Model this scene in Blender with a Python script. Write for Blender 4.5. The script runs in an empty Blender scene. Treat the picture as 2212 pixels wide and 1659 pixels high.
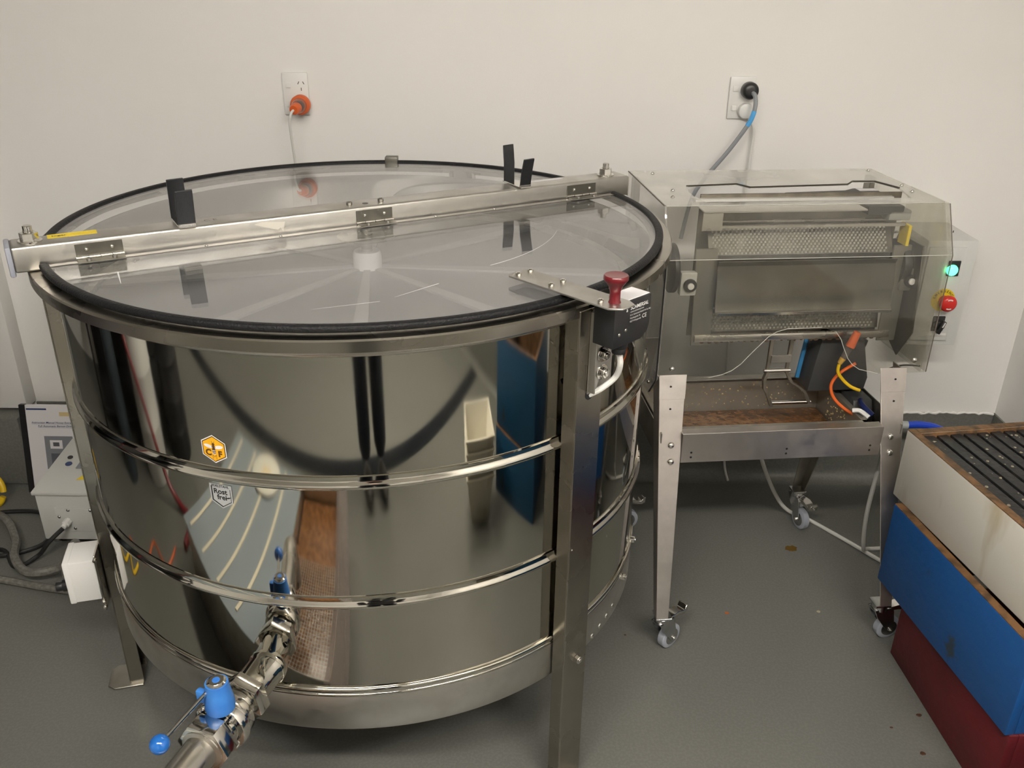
import bpy, bmesh, math, random
from mathutils import Matrix, Vector
random.seed(7)
PI=math.pi; R=math.radians
sc=bpy.context.scene; COL=sc.collection
# ------------------------------------------------------------------ camera, world, lights, exposure
F_PX,PITCH,ROLL,CAM_H=1899.06,.4415,.0125,1.5766
cam=bpy.data.cameras.new('camera'); camo=bpy.data.objects.new('camera',cam); COL.objects.link(camo)
cam.sensor_fit='HORIZONTAL'; cam.sensor_width=36.0; cam.lens=36.0*F_PX/2212.0; cam.clip_start=.02; cam.clip_end=60
_f=Vector((0,math.cos(PITCH),-math.sin(PITCH))); _u=Vector((0,math.sin(PITCH),math.cos(PITCH))); _r=Vector((1,0,0))
_R=_r*math.cos(ROLL)+_u*math.sin(ROLL); _U=-_r*math.sin(ROLL)+_u*math.cos(ROLL)
camo.matrix_world=Matrix(((_R.x,_U.x,-_f.x,0),(_R.y,_U.y,-_f.y,0),(_R.z,_U.z,-_f.z,CAM_H),(0,0,0,1)))
sc.camera=camo
W=bpy.data.worlds.new('world'); sc.world=W; W.use_nodes=True
W.node_tree.nodes['Background'].inputs[0].default_value=(.9,.87,.8,1); W.node_tree.nodes['Background'].inputs[1].default_value=.05
LIGHT_COL=(1.0,.945,.865); LIGHT_POWER=112.0
# lamp positions: (x,y,length along x,length along y)
LAMPS=[(-.50,-.34,1.2,.14),(.90,-.34,1.2,.14)]
CEIL=2.62
vs=sc.view_settings; vs.view_transform='Standard'; vs.look='None'; vs.gamma=1; vs.exposure=0.0; vs.use_curve_mapping=False
sc.cycles.use_denoising=True; sc.cycles.max_bounces=6; sc.cycles.diffuse_bounces=3; sc.cycles.transparent_max_bounces=10; sc.cycles.glossy_bounces=4; sc.cycles.sample_clamp_indirect=6; sc.cycles.caustics_reflective=False; sc.cycles.caustics_refractive=False; sc.cycles.use_adaptive_sampling=True; sc.cycles.adaptive_threshold=.15

# ------------------------------------------------------------------ materials
MATS={}
def pmat(name,c,r=.5,m=0.,c2=None,vs_=6.,lo=.4,hi=.65,bump=0.,bs=60.,rvar=0.,spec=.5,coat=0.,aniso=0.,emit=0.,detail=4.,stretch=None,alpha=None):
    if name in MATS: return MATS[name]
    M=bpy.data.materials.new(name); M.use_nodes=True; N=M.node_tree.nodes; L=M.node_tree.links
    b=N['Principled BSDF']; col=(c[0],c[1],c[2],1)
    b.inputs['Base Color'].default_value=col; b.inputs['Roughness'].default_value=r; b.inputs['Metallic'].default_value=m
    b.inputs['Specular IOR Level'].default_value=spec
    if coat: b.inputs['Coat Weight'].default_value=coat; b.inputs['Coat Roughness'].default_value=.15
    if emit: b.inputs['Emission Color'].default_value=col; b.inputs['Emission Strength'].default_value=emit
    tc=N.new('ShaderNodeTexCoord'); src=tc.outputs['Object']
    if stretch:
        mp=N.new('ShaderNodeMapping'); mp.inputs['Scale'].default_value=stretch; L.new(src,mp.inputs[0]); src=mp.outputs[0]
    if c2 or rvar:
        nz=N.new('ShaderNodeTexNoise'); nz.inputs['Scale'].default_value=vs_; nz.inputs['Detail'].default_value=detail; L.new(src,nz.inputs['Vector'])
        mr=N.new('ShaderNodeMapRange'); mr.inputs[1].default_value=lo; mr.inputs[2].default_value=hi; L.new(nz.outputs[0],mr.inputs[0])
        if c2:
            mx=N.new('ShaderNodeMix'); mx.data_type='RGBA'; mx.inputs[6].default_value=col; mx.inputs[7].default_value=(c2[0],c2[1],c2[2],1)
            L.new(mr.outputs[0],mx.inputs[0]); L.new(mx.outputs[2],b.inputs['Base Color'])
        if rvar:
            m2=N.new('ShaderNodeMapRange'); m2.inputs[3].default_value=r; m2.inputs[4].default_value=r+rvar; L.new(mr.outputs[0],m2.inputs[0]); L.new(m2.outputs[0],b.inputs['Roughness'])
    if bump:
        nb=N.new('ShaderNodeTexNoise'); nb.inputs['Scale'].default_value=bs; nb.inputs['Detail'].default_value=3; L.new(src,nb.inputs['Vector'])
        bp=N.new('ShaderNodeBump'); bp.inputs['Strength'].default_value=bump; bp.inputs['Distance'].default_value=.01; L.new(nb.outputs[0],bp.inputs['Height']); L.new(bp.outputs[0],b.inputs['Normal'])
    if aniso:
        b.inputs['Anisotropic'].default_value=aniso; tg=N.new('ShaderNodeTangent'); tg.direction_type='RADIAL'; tg.axis='Z'; L.new(tg.outputs[0],b.inputs['Tangent'])
    MATS[name]=M; return M
def acrylic(name,haze,hcol,tint=(.95,.95,.93),rough=.03,dirt=None,ds=5.,ior=1.42):
    M=bpy.data.materials.new(name); M.use_nodes=True; N=M.node_tree.nodes; L=M.node_tree.links
    for n in list(N): N.remove(n)
    out=N.new('ShaderNodeOutputMaterial'); tr=N.new('ShaderNodeBsdfTransparent'); tr.inputs[0].default_value=(*tint,1)
    di=N.new('ShaderNodeBsdfDiffuse'); di.inputs[0].default_value=(*hcol,1)
    tl=N.new('ShaderNodeBsdfTranslucent'); tl.inputs[0].default_value=(*hcol,1)
    mh=N.new('ShaderNodeMixShader'); mh.inputs[0].default_value=.35; L.new(di.outputs[0],mh.inputs[1]); L.new(tl.outputs[0],mh.inputs[2])
    m1=N.new('ShaderNodeMixShader'); m1.inputs[0].default_value=haze; L.new(tr.outputs[0],m1.inputs[1]); L.new(mh.outputs[0],m1.inputs[2])
    if dirt:
        tc=N.new('ShaderNodeTexCoord'); nz=N.new('ShaderNodeTexNoise'); nz.inputs['Scale'].default_value=ds; nz.inputs['Detail'].default_value=5; L.new(tc.outputs['Object'],nz.inputs['Vector'])
        mr=N.new('ShaderNodeMapRange'); mr.inputs[1].default_value=.35; mr.inputs[2].default_value=.7; mr.inputs[3].default_value=haze; mr.inputs[4].default_value=dirt; L.new(nz.outputs[0],mr.inputs[0]); L.new(mr.outputs[0],m1.inputs[0])
    gl=N.new('ShaderNodeBsdfGlossy'); gl.inputs['Roughness'].default_value=rough; gl.inputs[0].default_value=(.95,.95,.95,1)
    fr=N.new('ShaderNodeFresnel'); ge=N.new('ShaderNodeNewGeometry'); io=N.new('ShaderNodeMapRange'); io.inputs[3].default_value=ior; io.inputs[4].default_value=1/ior
    L.new(ge.outputs['Backfacing'],io.inputs[0]); L.new(io.outputs[0],fr.inputs[0])   # same reflectance entering and leaving the thin sheet
    m2=N.new('ShaderNodeMixShader'); L.new(fr.outputs[0],m2.inputs[0]); L.new(m1.outputs[0],m2.inputs[1]); L.new(gl.outputs[0],m2.inputs[2]); L.new(m2.outputs[0],out.inputs[0])
    MATS[name]=M; return M
WALLP=pmat('painted wall',(.84,.82,.79),.55,c2=(.815,.795,.762),vs_=1.5,bump=.03,bs=250)
CEILP=pmat('ceiling paint',(.78,.76,.72),.8)
FLOORM=pmat('speckled vinyl floor',(.135,.136,.121),.33,c2=(.153,.154,.139),vs_=160,lo=.45,hi=.6,bump=.02,bs=200,spec=.35)
COVEM=pmat('vinyl cove',(.14,.14,.125),.4,c2=(.17,.17,.15),vs_=120)
GREYP=pmat('grey painted panel',(.30,.30,.28),.5)
MIRROR=pmat('polished stainless',(.58,.56,.50),.035,1,c2=(.51,.49,.435),vs_=4,lo=.35,hi=.75,rvar=.05)
SATIN=pmat('satin stainless',(.60,.575,.53),.24,1,c2=(.52,.49,.44),vs_=9,rvar=.12)
SATIN2=pmat('brushed stainless sheet',(.60,.585,.55),.33,1,c2=(.52,.50,.46),vs_=14,rvar=.12)
LEGST=pmat('folded leg steel',(.40,.375,.325),.22,1,c2=(.33,.305,.26),vs_=7,rvar=.10)
CHROME=pmat('bright steel',(.74,.72,.68),.10,1)
ZINC=pmat('zinc plated steel',(.62,.63,.64),.25,1,c2=(.5,.5,.5),vs_=30)
DULL=pmat('dull steel',(.42,.405,.37),.42,1,c2=(.34,.32,.28),vs_=12)
DULL2=pmat('dark brushed plate',(.17,.163,.14),.42,1,c2=(.13,.123,.105),vs_=12)
PALEAL=pmat('pale aluminium',(.66,.65,.62),.4,.6)
DARKST=pmat('dark stained steel',(.20,.18,.15),.45,.9,c2=(.30,.27,.22),vs_=20)
ROTOR=pmat('spun steel plate',(.34,.34,.345),.36,.7,aniso=.9)
WHITEM=pmat('white machined hub',(.85,.85,.84),.35,.0)
RUBBER=pmat('black rubber trim',(.009,.009,.010),.5,bump=.25,bs=260,spec=.22)
BLACKP=pmat('black plastic',(.015,.015,.016),.35)
TAPE=pmat('black tape',(.010,.011,.013),.38,bump=.25,bs=50)
WHITEP=pmat('white plastic',(.78,.77,.74),.35)
GREYPL=pmat('pale grey enclosure',(.62,.62,.585),.45,bump=.05,bs=350)
CABIN=pmat('grey powder coated cabinet',(.63,.63,.61),.5,bump=.04,bs=400)
BLUEV=pmat('blue valve plastic',(.035,.17,.55),.42,c2=(.05,.22,.62),vs_=30)
BLUEB=pmat('glossy blue ball',(.01,.12,.45),.15,coat=.6)
REDK=pmat('dark red knob',(.13,.004,.009),.28,coat=.4)
REDB=pmat('red mushroom button',(.65,.025,.02),.35)
GREENL=pmat('lit green lens',(.05,1,.35),.3,emit=7.)
YELLOW=pmat('yellow print',(.80,.60,.02),.45)
ORANGEP=pmat('orange plastic',(.68,.12,.025),.4)
ORANGEC=pmat('orange cable',(.70,.13,.02),.45)
YELLOWC=pmat('yellow cable',(.75,.48,.01),.45)
CLEARP=acrylic('clear smoky plastic',.25,(.45,.40,.38),(.8,.76,.74))
GREYC=pmat('grey cable',(.26,.275,.29),.4)
WHITEC=pmat('white cable',(.72,.71,.67),.4)
BLACKC=pmat('black cable',(.012,.012,.012),.45)
CONDUIT=pmat('grey conduit',(.12,.115,.10),.4,c2=(.2,.19,.17),vs_=90)
BLUET=pmat('blue tape',(.09,.40,.80),.5)
BLUEH=pmat('blue hose',(.012,.06,.55),.3,coat=.3)
ACR=acrylic('clear acrylic lid',.06,(.50,.50,.51),(.97,.97,.97),.006,dirt=.13,ds=3,ior=1.62)
ACRS=acrylic('grimy acrylic cover',.025,(.55,.53,.48),(.94,.935,.91),.05,dirt=.085,ds=6)
ACRT=acrylic('frosted acrylic top',.18,(.88,.86,.81),(.97,.965,.94),.08,dirt=.42,ds=6)
ACRL=acrylic('scuffed acrylic side',.12,(.80,.78,.73),(.97,.96,.94),.06,dirt=.34,ds=7)
ACRE=pmat('acrylic edge',(.50,.49,.44),.3)
INK=pmat('black ink',(.012,.012,.012),.5)
INKW=pmat('white print',(.72,.72,.70),.5)
INKB=pmat('brown ink',(.10,.035,.006),.5)
HEXY=pmat('yellow sticker',(.82,.42,.012),.4)
SILVERS=pmat('silver sticker',(.50,.51,.51),.4,.3)
PAPER=pmat('white paper',(.76,.74,.75),.5)
INKN=pmat('navy ink',(.03,.05,.16),.5)
INKG=pmat('grey print',(.22,.23,.25),.5)
INKG2=pmat('dark grey print',(.10,.105,.12),.5)
HONEY=pmat('honey and wax',(.13,.05,.014),.25,c2=(.24,.11,.04),vs_=40,bump=.6,bs=45,coat=.3)
TRAYM=pmat('waxy tray steel',(.36,.34,.29),.4,.7,c2=(.46,.40,.28),vs_=60,lo=.58,hi=.72)
WHITEW=pmat('white painted hive wood',(.66,.63,.56),.55,c2=(.42,.35,.22),vs_=5,lo=.60,hi=.78,stretch=(2,2,.5),bump=.05,bs=30)
BLUEW=pmat('blue painted hive wood',(.010,.082,.275),.5,c2=(.03,.05,.07),vs_=11,lo=.64,hi=.70,bump=.15,bs=40)
BLUEW2=pmat('dark teal hive paint',(.006,.060,.135),.5,c2=(.03,.04,.04),vs_=9,lo=.66,hi=.72)
REDW=pmat('dark red painted hive wood',(.13,.008,.012),.5,c2=(.09,.008,.012),vs_=5,bump=.12,bs=40)
PROP=pmat('propolis stained wood',(.17,.085,.032),.5,c2=(.05,.028,.012),vs_=35,bump=.5,bs=50)
FRAMEB=pmat('black plastic hive frame',(.016,.016,.017),.45,c2=(.06,.05,.04),vs_=22,lo=.6,hi=.75,bump=.3,bs=60)
MESHM=pmat('wire mesh edge',(.28,.26,.18),.4,.5,c2=(.03,.03,.02),vs_=300,lo=.48,hi=.52)
DENIM=pmat('dark navy trousers',(.012,.016,.03),.85,bump=.3,bs=200)
SHIRT=pmat('grey shirt',(.12,.12,.13),.85)
SKIN=pmat('skin',(.50,.27,.19),.5)
HAIR=pmat('brown hair',(.05,.03,.018),.6)
SHOE=pmat('dark shoes',(.02,.018,.016),.5)
LAMPM=pmat('lit diffuser',LIGHT_COL,.4,emit=LIGHT_POWER)

# ------------------------------------------------------------------ mesh helpers
def V(*a): return Vector(a)
class MB:
    def __init__(s,T=None): s.v=[]; s.f=[]; s.T=T
    def add(s,vs,fs):
        o=len(s.v)
        for p in vs:
            p=Vector(p); s.v.append(s.T@p if s.T else p)
        s.f+= [tuple(i+o for i in q) for q in fs]; return s
    def box(s,x0,x1,y0,y1,z0,z1,M=None):
        vs=[(x,y,z) for x in (x0,x1) for y in (y0,y1) for z in (z0,z1)]
        if M: vs=[M@Vector(p) for p in vs]
        return s.add(vs,[(0,1,3,2),(4,6,7,5),(0,4,5,1),(2,3,7,6),(0,2,6,4),(1,5,7,3)])
    def hexa(s,a,b):   # two quads (4 pts each) joined
        return s.add(list(a)+list(b),[(3,2,1,0),(4,5,6,7)]+[(i,(i+1)%4,4+(i+1)%4,4+i) for i in range(4)])
    def prism(s,poly,fn,h0,h1):
        n=len(poly); return s.add([fn(x,y,h0) for x,y in poly]+[fn(x,y,h1) for x,y in poly],[tuple(range(n))[::-1],tuple(range(n,2*n))]+[(i,(i+1)%n,n+(i+1)%n,n+i) for i in range(n)])
    def cyl(s,p0,p1,r0,r1=None,seg=16,caps=True,ph=0.):
        p0=Vector(p0); p1=Vector(p1); r1=r0 if r1 is None else r1
        d=(p1-p0).normalized(); a=d.orthogonal().normalized()
        if abs(d.z)<.95: a=V(0,0,1)-d*d.z; a.normalize()
        else: a=V(1,0,0)-d*d.x; a.normalize()
        b=d.cross(a); vs=[]
        for p,r in ((p0,r0),(p1,r1)):
            for i in range(seg):
                t=2*PI*i/seg+ph; vs.append(p+(a*math.cos(t)+b*math.sin(t))*r)
        fs=[(i,(i+1)%seg,seg+(i+1)%seg,seg+i) for i in range(seg)]
        if caps: fs+=[tuple(range(seg))[::-1],tuple(range(seg,2*seg))]
        return s.add(vs,fs)
    def rev(s,p0,d,prof,seg=24):  # revolve profile [(t along d, r)] about axis
        p0=Vector(p0); d=Vector(d).normalized()
        a=(V(0,0,1)-d*d.z) if abs(d.z)<.95 else (V(1,0,0)-d*d.x); a.normalize(); b=d.cross(a); vs=[]
        for t,r in prof:
            for i in range(seg):
                q=2*PI*i/seg; vs.append(p0+d*t+(a*math.cos(q)+b*math.sin(q))*r)
        n=len(prof); fs=[(k*seg+i,k*seg+(i+1)%seg,(k+1)*seg+(i+1)%seg,(k+1)*seg+i) for k in range(n-1) for i in range(seg)]
        fs+=[tuple(range(seg))[::-1],tuple(range((n-1)*seg,n*seg))]
        return s.add(vs,fs)
    def tube(s,pts,r,seg=8):
        pts=[Vector(p) for p in pts]; n=len(pts); vs=[]; d0=(pts[1]-pts[0]).normalized(); a=d0.orthogonal().normalized()
        for k in range(n):
            d=(pts[min(k+1,n-1)]-pts[max(k-1,0)]).normalized(); a=(a-d*a.dot(d)).normalized(); b=d.cross(a)
            rr=r[k] if isinstance(r,(list,tuple)) else r
            for i in range(seg):
                q=2*PI*i/seg; vs.append(pts[k]+(a*math.cos(q)+b*math.sin(q))*rr)
        fs=[(k*seg+i,k*seg+(i+1)%seg,(k+1)*seg+(i+1)%seg,(k+1)*seg+i) for k in range(n-1) for i in range(seg)]
        fs+=[tuple(range(seg))[::-1],tuple(range((n-1)*seg,n*seg))]
        return s.add(vs,fs)
    def lathe(s,prof,seg=128,a0=0.,a1=2*PI,closed=True):   # profile [(r,z)] about z
        full=abs(a1-a0-2*PI)<1e-6; m=seg if full else seg+1; n=len(prof); vs=[]
        for i in range(m):
            q=a0+(a1-a0)*i/seg; c,sn=math.cos(q),math.sin(q)
            for r,z in prof: vs.append((r*c,r*sn,z))
        fs=[]
        for i in range(seg):
            j=(i+1)%m
            for k in range(n if closed else n-1):
                l=(k+1)%n; fs.append((i*n+k,j*n+k,j*n+l,i*n+l))
        if closed and not full: fs+=[tuple(range(n)),tuple(range((m-1)*n,m*n))[::-1]]
        return s.add(vs,fs)
    def ball(s,c,r,seg=16,ring=10,sx=1,sy=1,sz=1):
        c=Vector(c); vs=[c+V(0,0,r*sz)]; 
        for k in range(1,ring):
            t=PI*k/ring
            for i in range(seg):
                q=2*PI*i/seg; vs.append(c+V(r*sx*math.sin(t)*math.cos(q),r*sy*math.sin(t)*math.sin(q),r*sz*math.cos(t)))
        vs.append(c+V(0,0,-r*sz)); fs=[(0,1+i,1+(i+1)%seg) for i in range(seg)]
        for k in range(ring-2):
            for i in range(seg): a=1+k*seg; fs.append((a+i,a+seg+i,a+seg+(i+1)%seg,a+(i+1)%seg))
        a=1+(ring-2)*seg; fs+=[(a+i,len(vs)-1,a+(i+1)%seg) for i in range(seg)]
        return s.add(vs,fs)
    def mesh(s,name,mat,angle=35,bevel=0.,bseg=2):
        me=bpy.data.meshes.new(name); me.from_pydata([tuple(p) for p in s.v],[],s.f)
        bm=bmesh.new(); bm.from_mesh(me); bmesh.ops.recalc_face_normals(bm,faces=bm.faces)
        if bevel: 
            es=[e for e in bm.edges if len(e.link_faces)==2 and e.calc_face_angle(0)>R(28)]
            bmesh.ops.bevel(bm,geom=es,offset=bevel,segments=bseg,profile=.5,affect='EDGES',clamp_overlap=True)
        bm.to_mesh(me); bm.free(); me.materials.append(mat)
        for p in me.polygons: p.use_smooth=True
        me.set_sharp_from_angle(angle=R(angle)); return me
    def build(s,name,mat,parent=None,angle=35,bevel=0.,bseg=2):
        o=bpy.data.objects.new(name,s.mesh(name,mat,angle,bevel,bseg)); COL.objects.link(o); o.parent=parent; return o
def tag(o,label=None,cat=None,group=None,kind=None):
    if label: o['label']=label
    if cat: o['category']=cat
    if group: o['group']=group
    if kind: o['kind']=kind
    return o
def thing(name,label,cat,loc=(0,0,0),rz=0.,group=None):
    o=bpy.data.objects.new(name,None); COL.objects.link(o); o.location=loc; o.rotation_euler=(0,0,rz); o.empty_display_size=.05
    return tag(o,label,cat,group)
def struct(o): o['kind']='structure'; return o
def inst(me,name,parent,M):
    o=bpy.data.objects.new(name,me); COL.objects.link(o); o.parent=parent; o.matrix_local=M; return o
def orient(p,axis,spin=0.):
    q=Vector(axis).normalized().to_track_quat('Z','Y').to_matrix().to_4x4(); return Matrix.Translation(Vector(p))@q@Matrix.Rotation(spin,4,'Z')
def rz(a): return Matrix.Rotation(a,4,'Z')
def smooth_path(pts,n=8):
    pts=[Vector(p) for p in pts]; out=[]
    for i in range(len(pts)-1):
        p0=pts[max(i-1,0)]; p1=pts[i]; p2=pts[i+1]; p3=pts[min(i+2,len(pts)-1)]
        for k in range(n):
            t=k/n; out.append(.5*((2*p1)+(p2-p0)*t+(2*p0-5*p1+4*p2-p3)*t*t+(3*p1-p0-3*p2+p3)*t**3))
    out.append(pts[-1]); return out
_HX={}
def bolt_mesh(r,h,mat,washer=0.,dome=False):
    k=(r,h,mat.name,washer,dome)
    if k not in _HX:
        m=MB()
        if washer: m.cyl((0,0,0),(0,0,h*.18),washer,seg=20)
        if dome: m.rev((0,0,0),(0,0,1),[(0,r),(h*.35,r*.95),(h*.7,r*.7),(h*.93,r*.35),(h,r*.05)],16)
        else:
            m.cyl((0,0,h*.15 if washer else 0),(0,0,h*.8),r,seg=6); m.cyl((0,0,h*.8),(0,0,h),r*.55,seg=12)
        _HX[k]=m.mesh('bolt',mat,30,bevel=min(.0008,r*.12),bseg=1)
    return _HX[k]
def bolt(parent,p,axis,r=.006,h=.008,mat=None,washer=0.,dome=False,name='bolt',spin=.3): return inst(bolt_mesh(r,h,mat or CHROME,washer,dome),name,parent,orient(p,axis,spin))
def text2d(s,size=1.,bold=0.,align='CENTER',shear=0.,spacing=1.):
    cu=bpy.data.curves.new('txt','FONT'); cu.body=s; cu.size=size; cu.align_x=align; cu.offset=bold; cu.shear=shear; cu.space_character=spacing; cu.resolution_u=3
    o=bpy.data.objects.new('txt',cu); COL.objects.link(o); dg=bpy.context.evaluated_depsgraph_get(); me=o.evaluated_get(dg).to_mesh()
    vs=[tuple(v.co) for v in me.vertices]; fs=[tuple(p.vertices) for p in me.polygons]
    o.evaluated_get(dg).to_mesh_clear(); bpy.data.objects.remove(o); bpy.data.curves.remove(cu); return vs,fs
def text(s,size,fn,name,mat,parent,**k):   # fn maps (x,y)->3D
    vs,fs=text2d(s,size,**k); m=MB(); m.add([fn(x,y) for x,y,_ in vs],fs); return m.build(name,mat,parent)
def shape(poly,fn,name,mat,parent):        # flat print from polygons in (x,y)
    m=MB()
    for P in poly: m.add([fn(x,y) for x,y in P],[tuple(range(len(P)))])
    return m.build(name,mat,parent)
def ell(cx,cy,a,b,rot=0,n=18): return [(cx+a*math.cos(t)*math.cos(rot)-b*math.sin(t)*math.sin(rot),cy+a*math.cos(t)*math.sin(rot)+b*math.sin(t)*math.cos(rot)) for t in [2*PI*i/n for i in range(n)]]

# ------------------------------------------------------------------ the room
WX0,WX1,WY0,WY1=-3.0,1.6084,-2.6,2.6136
struct(MB().box(WX0-.1,WX1+.1,WY0-.1,WY1+1.2,-.1,0).build('floor',FLOORM))
struct(MB().box(WX0-.1,WX1+.1,WY0-.1,WY1+1.2,CEIL,CEIL+.1).build('ceiling',CEILP))
struct(MB().box(-1.70,WX1+.1,WY1,WY1+.1,0,CEIL).build('wall_back',WALLP))
struct(MB().box(WX1,WX1+.1,WY0,WY1,0,CEIL).build('wall_right',WALLP))
struct(MB().box(WX0-.1,WX0,WY0,WY1+1.2,0,CEIL).build('wall_left',WALLP))
struct(MB().box(WX0,WX1,WY0-.1,WY0,0,CEIL).build('wall_front',WALLP))
struct(MB().box(WX0,-1.66,WY1+1.1,WY1+1.2,0,CEIL).build('wall_passage',GREYP))
# cove skirting: curved vinyl upstand on the back and right wall
def cove(name,p0,p1,inw,h=.257):
    p0=Vector(p0); p1=Vector(p1); inw=Vector(inw); prof=[(.0,h),(.006,h),(.007,h-.03),(.0075,.05)]
    prof+=[(.0075+.043*(1-math.cos(t)),.05-.05*math.sin(t)) for t in [PI/2*i/6 for i in range(1,7)]]+[(0,0)]
    m=MB(); n=len(prof); vs=[p+inw*a+V(0,0,b) for p in (p0,p1) for a,b in prof]
    m.add(vs,[tuple(range(n)),tuple(range(n,2*n))[::-1]]+[(i,(i+1)%n,n+(i+1)%n,n+i) for i in range(n)]); return struct(m.build(name,COVEM))
cove('baseboard_back',(-1.58,WY1,0),(WX1,WY1,0),(0,-1,0)); cove('baseboard_right',(WX1,WY0,0),(WX1,WY1,0),(-1,0,0))
# projecting wall end on the left with its own vinyl base
struct(MB().box(-1.70,-1.582,2.555,2.62,.257,CEIL).build('trim_1',WALLP,None,35,.006))
struct(MB().box(-1.74,-1.590,2.50,2.60,0,.25).build('trim_2',COVEM,None,35,.01))
struct(MB().box(-2.0,-1.705,2.66,2.70,.0,2.1).build('door_1',GREYP,None,35,.004))
struct(MB().box(WX0,WX1-.05,-.32,-.19,0,.004).build('trim_3',pmat('dark floor strip',(.010,.012,.016),.8,spec=.1)))
# ragged white sealant bead on top of the back cove near the corner
m=MB(); random.seed(3)
pts=[(1.30+i*.012,WY1-.007,.258+random.uniform(-.003,.004)) for i in range(26)]
m.tube(pts,[.002+random.random()*.003 for _ in pts],6); struct(m.build('trim_4',WALLP))
# ceiling lights
for i,(x,y,lx,ly) in enumerate(LAMPS):
    t=thing('ceiling_light',['white fluorescent ceiling batten on the left above the floor strip','white fluorescent ceiling batten on the right above the floor strip'][i],'ceiling light',(x,y,CEIL),0,'fluorescent ceiling lights')
    MB().box(-lx/2-.02,lx/2+.02,-ly/2-.02,ly/2+.02,-.05,0).build('housing',WHITEP,t,35,.004)
    MB().box(-lx/2,lx/2,-ly/2,ly/2,-.075,-.05).build('diffuser',LAMPM,t,35,.01)

# ------------------------------------------------------------------ honey extractor (local origin = drum axis on the floor)
DX,DY=-.3087,1.7911
EX=thing('honey_extractor','large polished stainless steel drum honey extractor with clear hinged lid','honey extractor',(DX,DY,0))
RS=.594
drum=MB().lathe([(RS,.395),(RS,1.070),(RS-.004,1.070),(RS-.004,.395)],160).build('drum_shell',MIRROR,EX)
def bead(z0,h,out,name='hoop',mat=MIRROR,flat=True):
    prof=[(RS-.001,z0)]
    if flat: prof+=[(RS+.003,z0+h*.04),(RS+out*.95,z0+h*.22),(RS+out,z0+h*.34),(RS+out*.85,z0+h*.50),(RS+out*.45,z0+h*.62),(RS+out*.40,z0+h*.7),(RS+out*.35,z0+h*.95)]
    else: prof+=[(RS+out*.5+out*.5*math.sin(t),z0+h*.5-h*.5*math.cos(t)) for t in [PI*i/8 for i in range(9)]]
    prof+=[(RS-.001,z0+h)]
    return MB().lathe(prof,160).build(name,mat,EX,50)
bead(.818,.027,.009); bead(.579,.027,.009)
bead(.391,.011,.006,'lower_bead',MIRROR,False); bead(.381,.007,.004,'lower_bead',MIRROR,False); bead(1.052,.013,.008,'upper_bead',SATIN,False)
MB().lathe([(RS+.001,.301),(RS+.003,.305),(RS+.003,.386),(RS+.001,.390),(RS-.003,.390),(RS-.003,.301)],160).build('skirt',SATIN2,EX)
MB().lathe([(.03,.44),(RS-.005,.40),(RS-.005,.397),(.03,.437)],96).build('drum_floor',SATIN,EX)
MB().lathe([(.586,1.0915),(.627,1.0915),(.6297,1.0890),(.6297,1.0715),(.6275,1.0715),(.6275,1.0875),(.586,1.0875)],160).build('rim_flange',LEGST,EX,30)
# legs: folded channel, three at 120 degrees
LEGA=[195,315,75]
for a in LEGA:
    T=rz(R(a)); 
    m=MB(T); m.box(.628,.631,-.0415,.0235,0.004,1.083); m.box(.599,.6285,-.0415,-.0385,0.004,1.083); m.box(.599,.6285,.0205,.0235,0.004,1.083)
    leg=m.build('leg',LEGST,EX,35,.0009,1)
    m=MB(T); m.prism([(.600,-.05),(.60,.032),(.665,.032),(.682,.018),(.682,-.036),(.665,-.05)],lambda x,y,h:(x,y,h),0,.005); m.build('foot_plate',DULL,leg,35,.001,1)
TL=rz(R(315))
bolt(EX,TL@V(.631,-.006,.3455),TL.to_3x3()@V(1,0,0),.0085,.012,washer=.0); bolt(EX,TL@V(.631,-.036,.62),TL.to_3x3()@V(1,0,0),.002,.002)
# skirt bolts towards the uncapping machine
for ang,z,k in ((-22,.372,1),(-27,.330,0),(-30,.325,0),(-33,.32,0),(-36,.315,0),(-12,.40,1)):
    p=rz(R(ang))@V(RS+.002,0,z); bolt(EX,p,rz(R(ang)).to_3x3()@V(1,0,0),.0085 if k else .006,.013 if k else .004,dome=not k)
# rotor seen through the lid
ro=MB().lathe([(.028,1.000),(.30,.985),(.555,.972),(.555,.968),(.30,.981),(.028,.996)],96).build('rotor_plate',ROTOR,EX,60)
MB().lathe([(.548,.962),(.566,.962),(.566,.986),(.548,.986)],96).build('rotor_ring',SATIN,ro)
MB().lathe([(0.001,.99),(.030,.99),(.030,1.030),(.027,1.037),(.0,1.037)],32,closed=False).build('hub',WHITEM,ro)
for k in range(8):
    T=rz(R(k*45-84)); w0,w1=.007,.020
    MB(T).hexa([V(.03,-w0,1.0035),V(.03,w0,1.0035),V(.03,w0,.999),V(.03,-w0,.999)],[V(.545,-w1,.978),V(.545,w1,.978),V(.545,w1,.972),V(.545,-w1,.972)]).build('rotor_light_streak',pmat('painted light streak',(.47,.47,.47),.45,.4),ro)  # pale widening arms: radial light streaks put into colour and shape
MB().cyl((0,0,1.03),(0,0,1.095),.012,seg=16).build('shaft',CHROME,ro)
MB().lathe([(.013,1.072),(.06,1.070),(.06,1.067),(.013,1.067)],40).build('bearing_disc',SATIN,ro)
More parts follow.
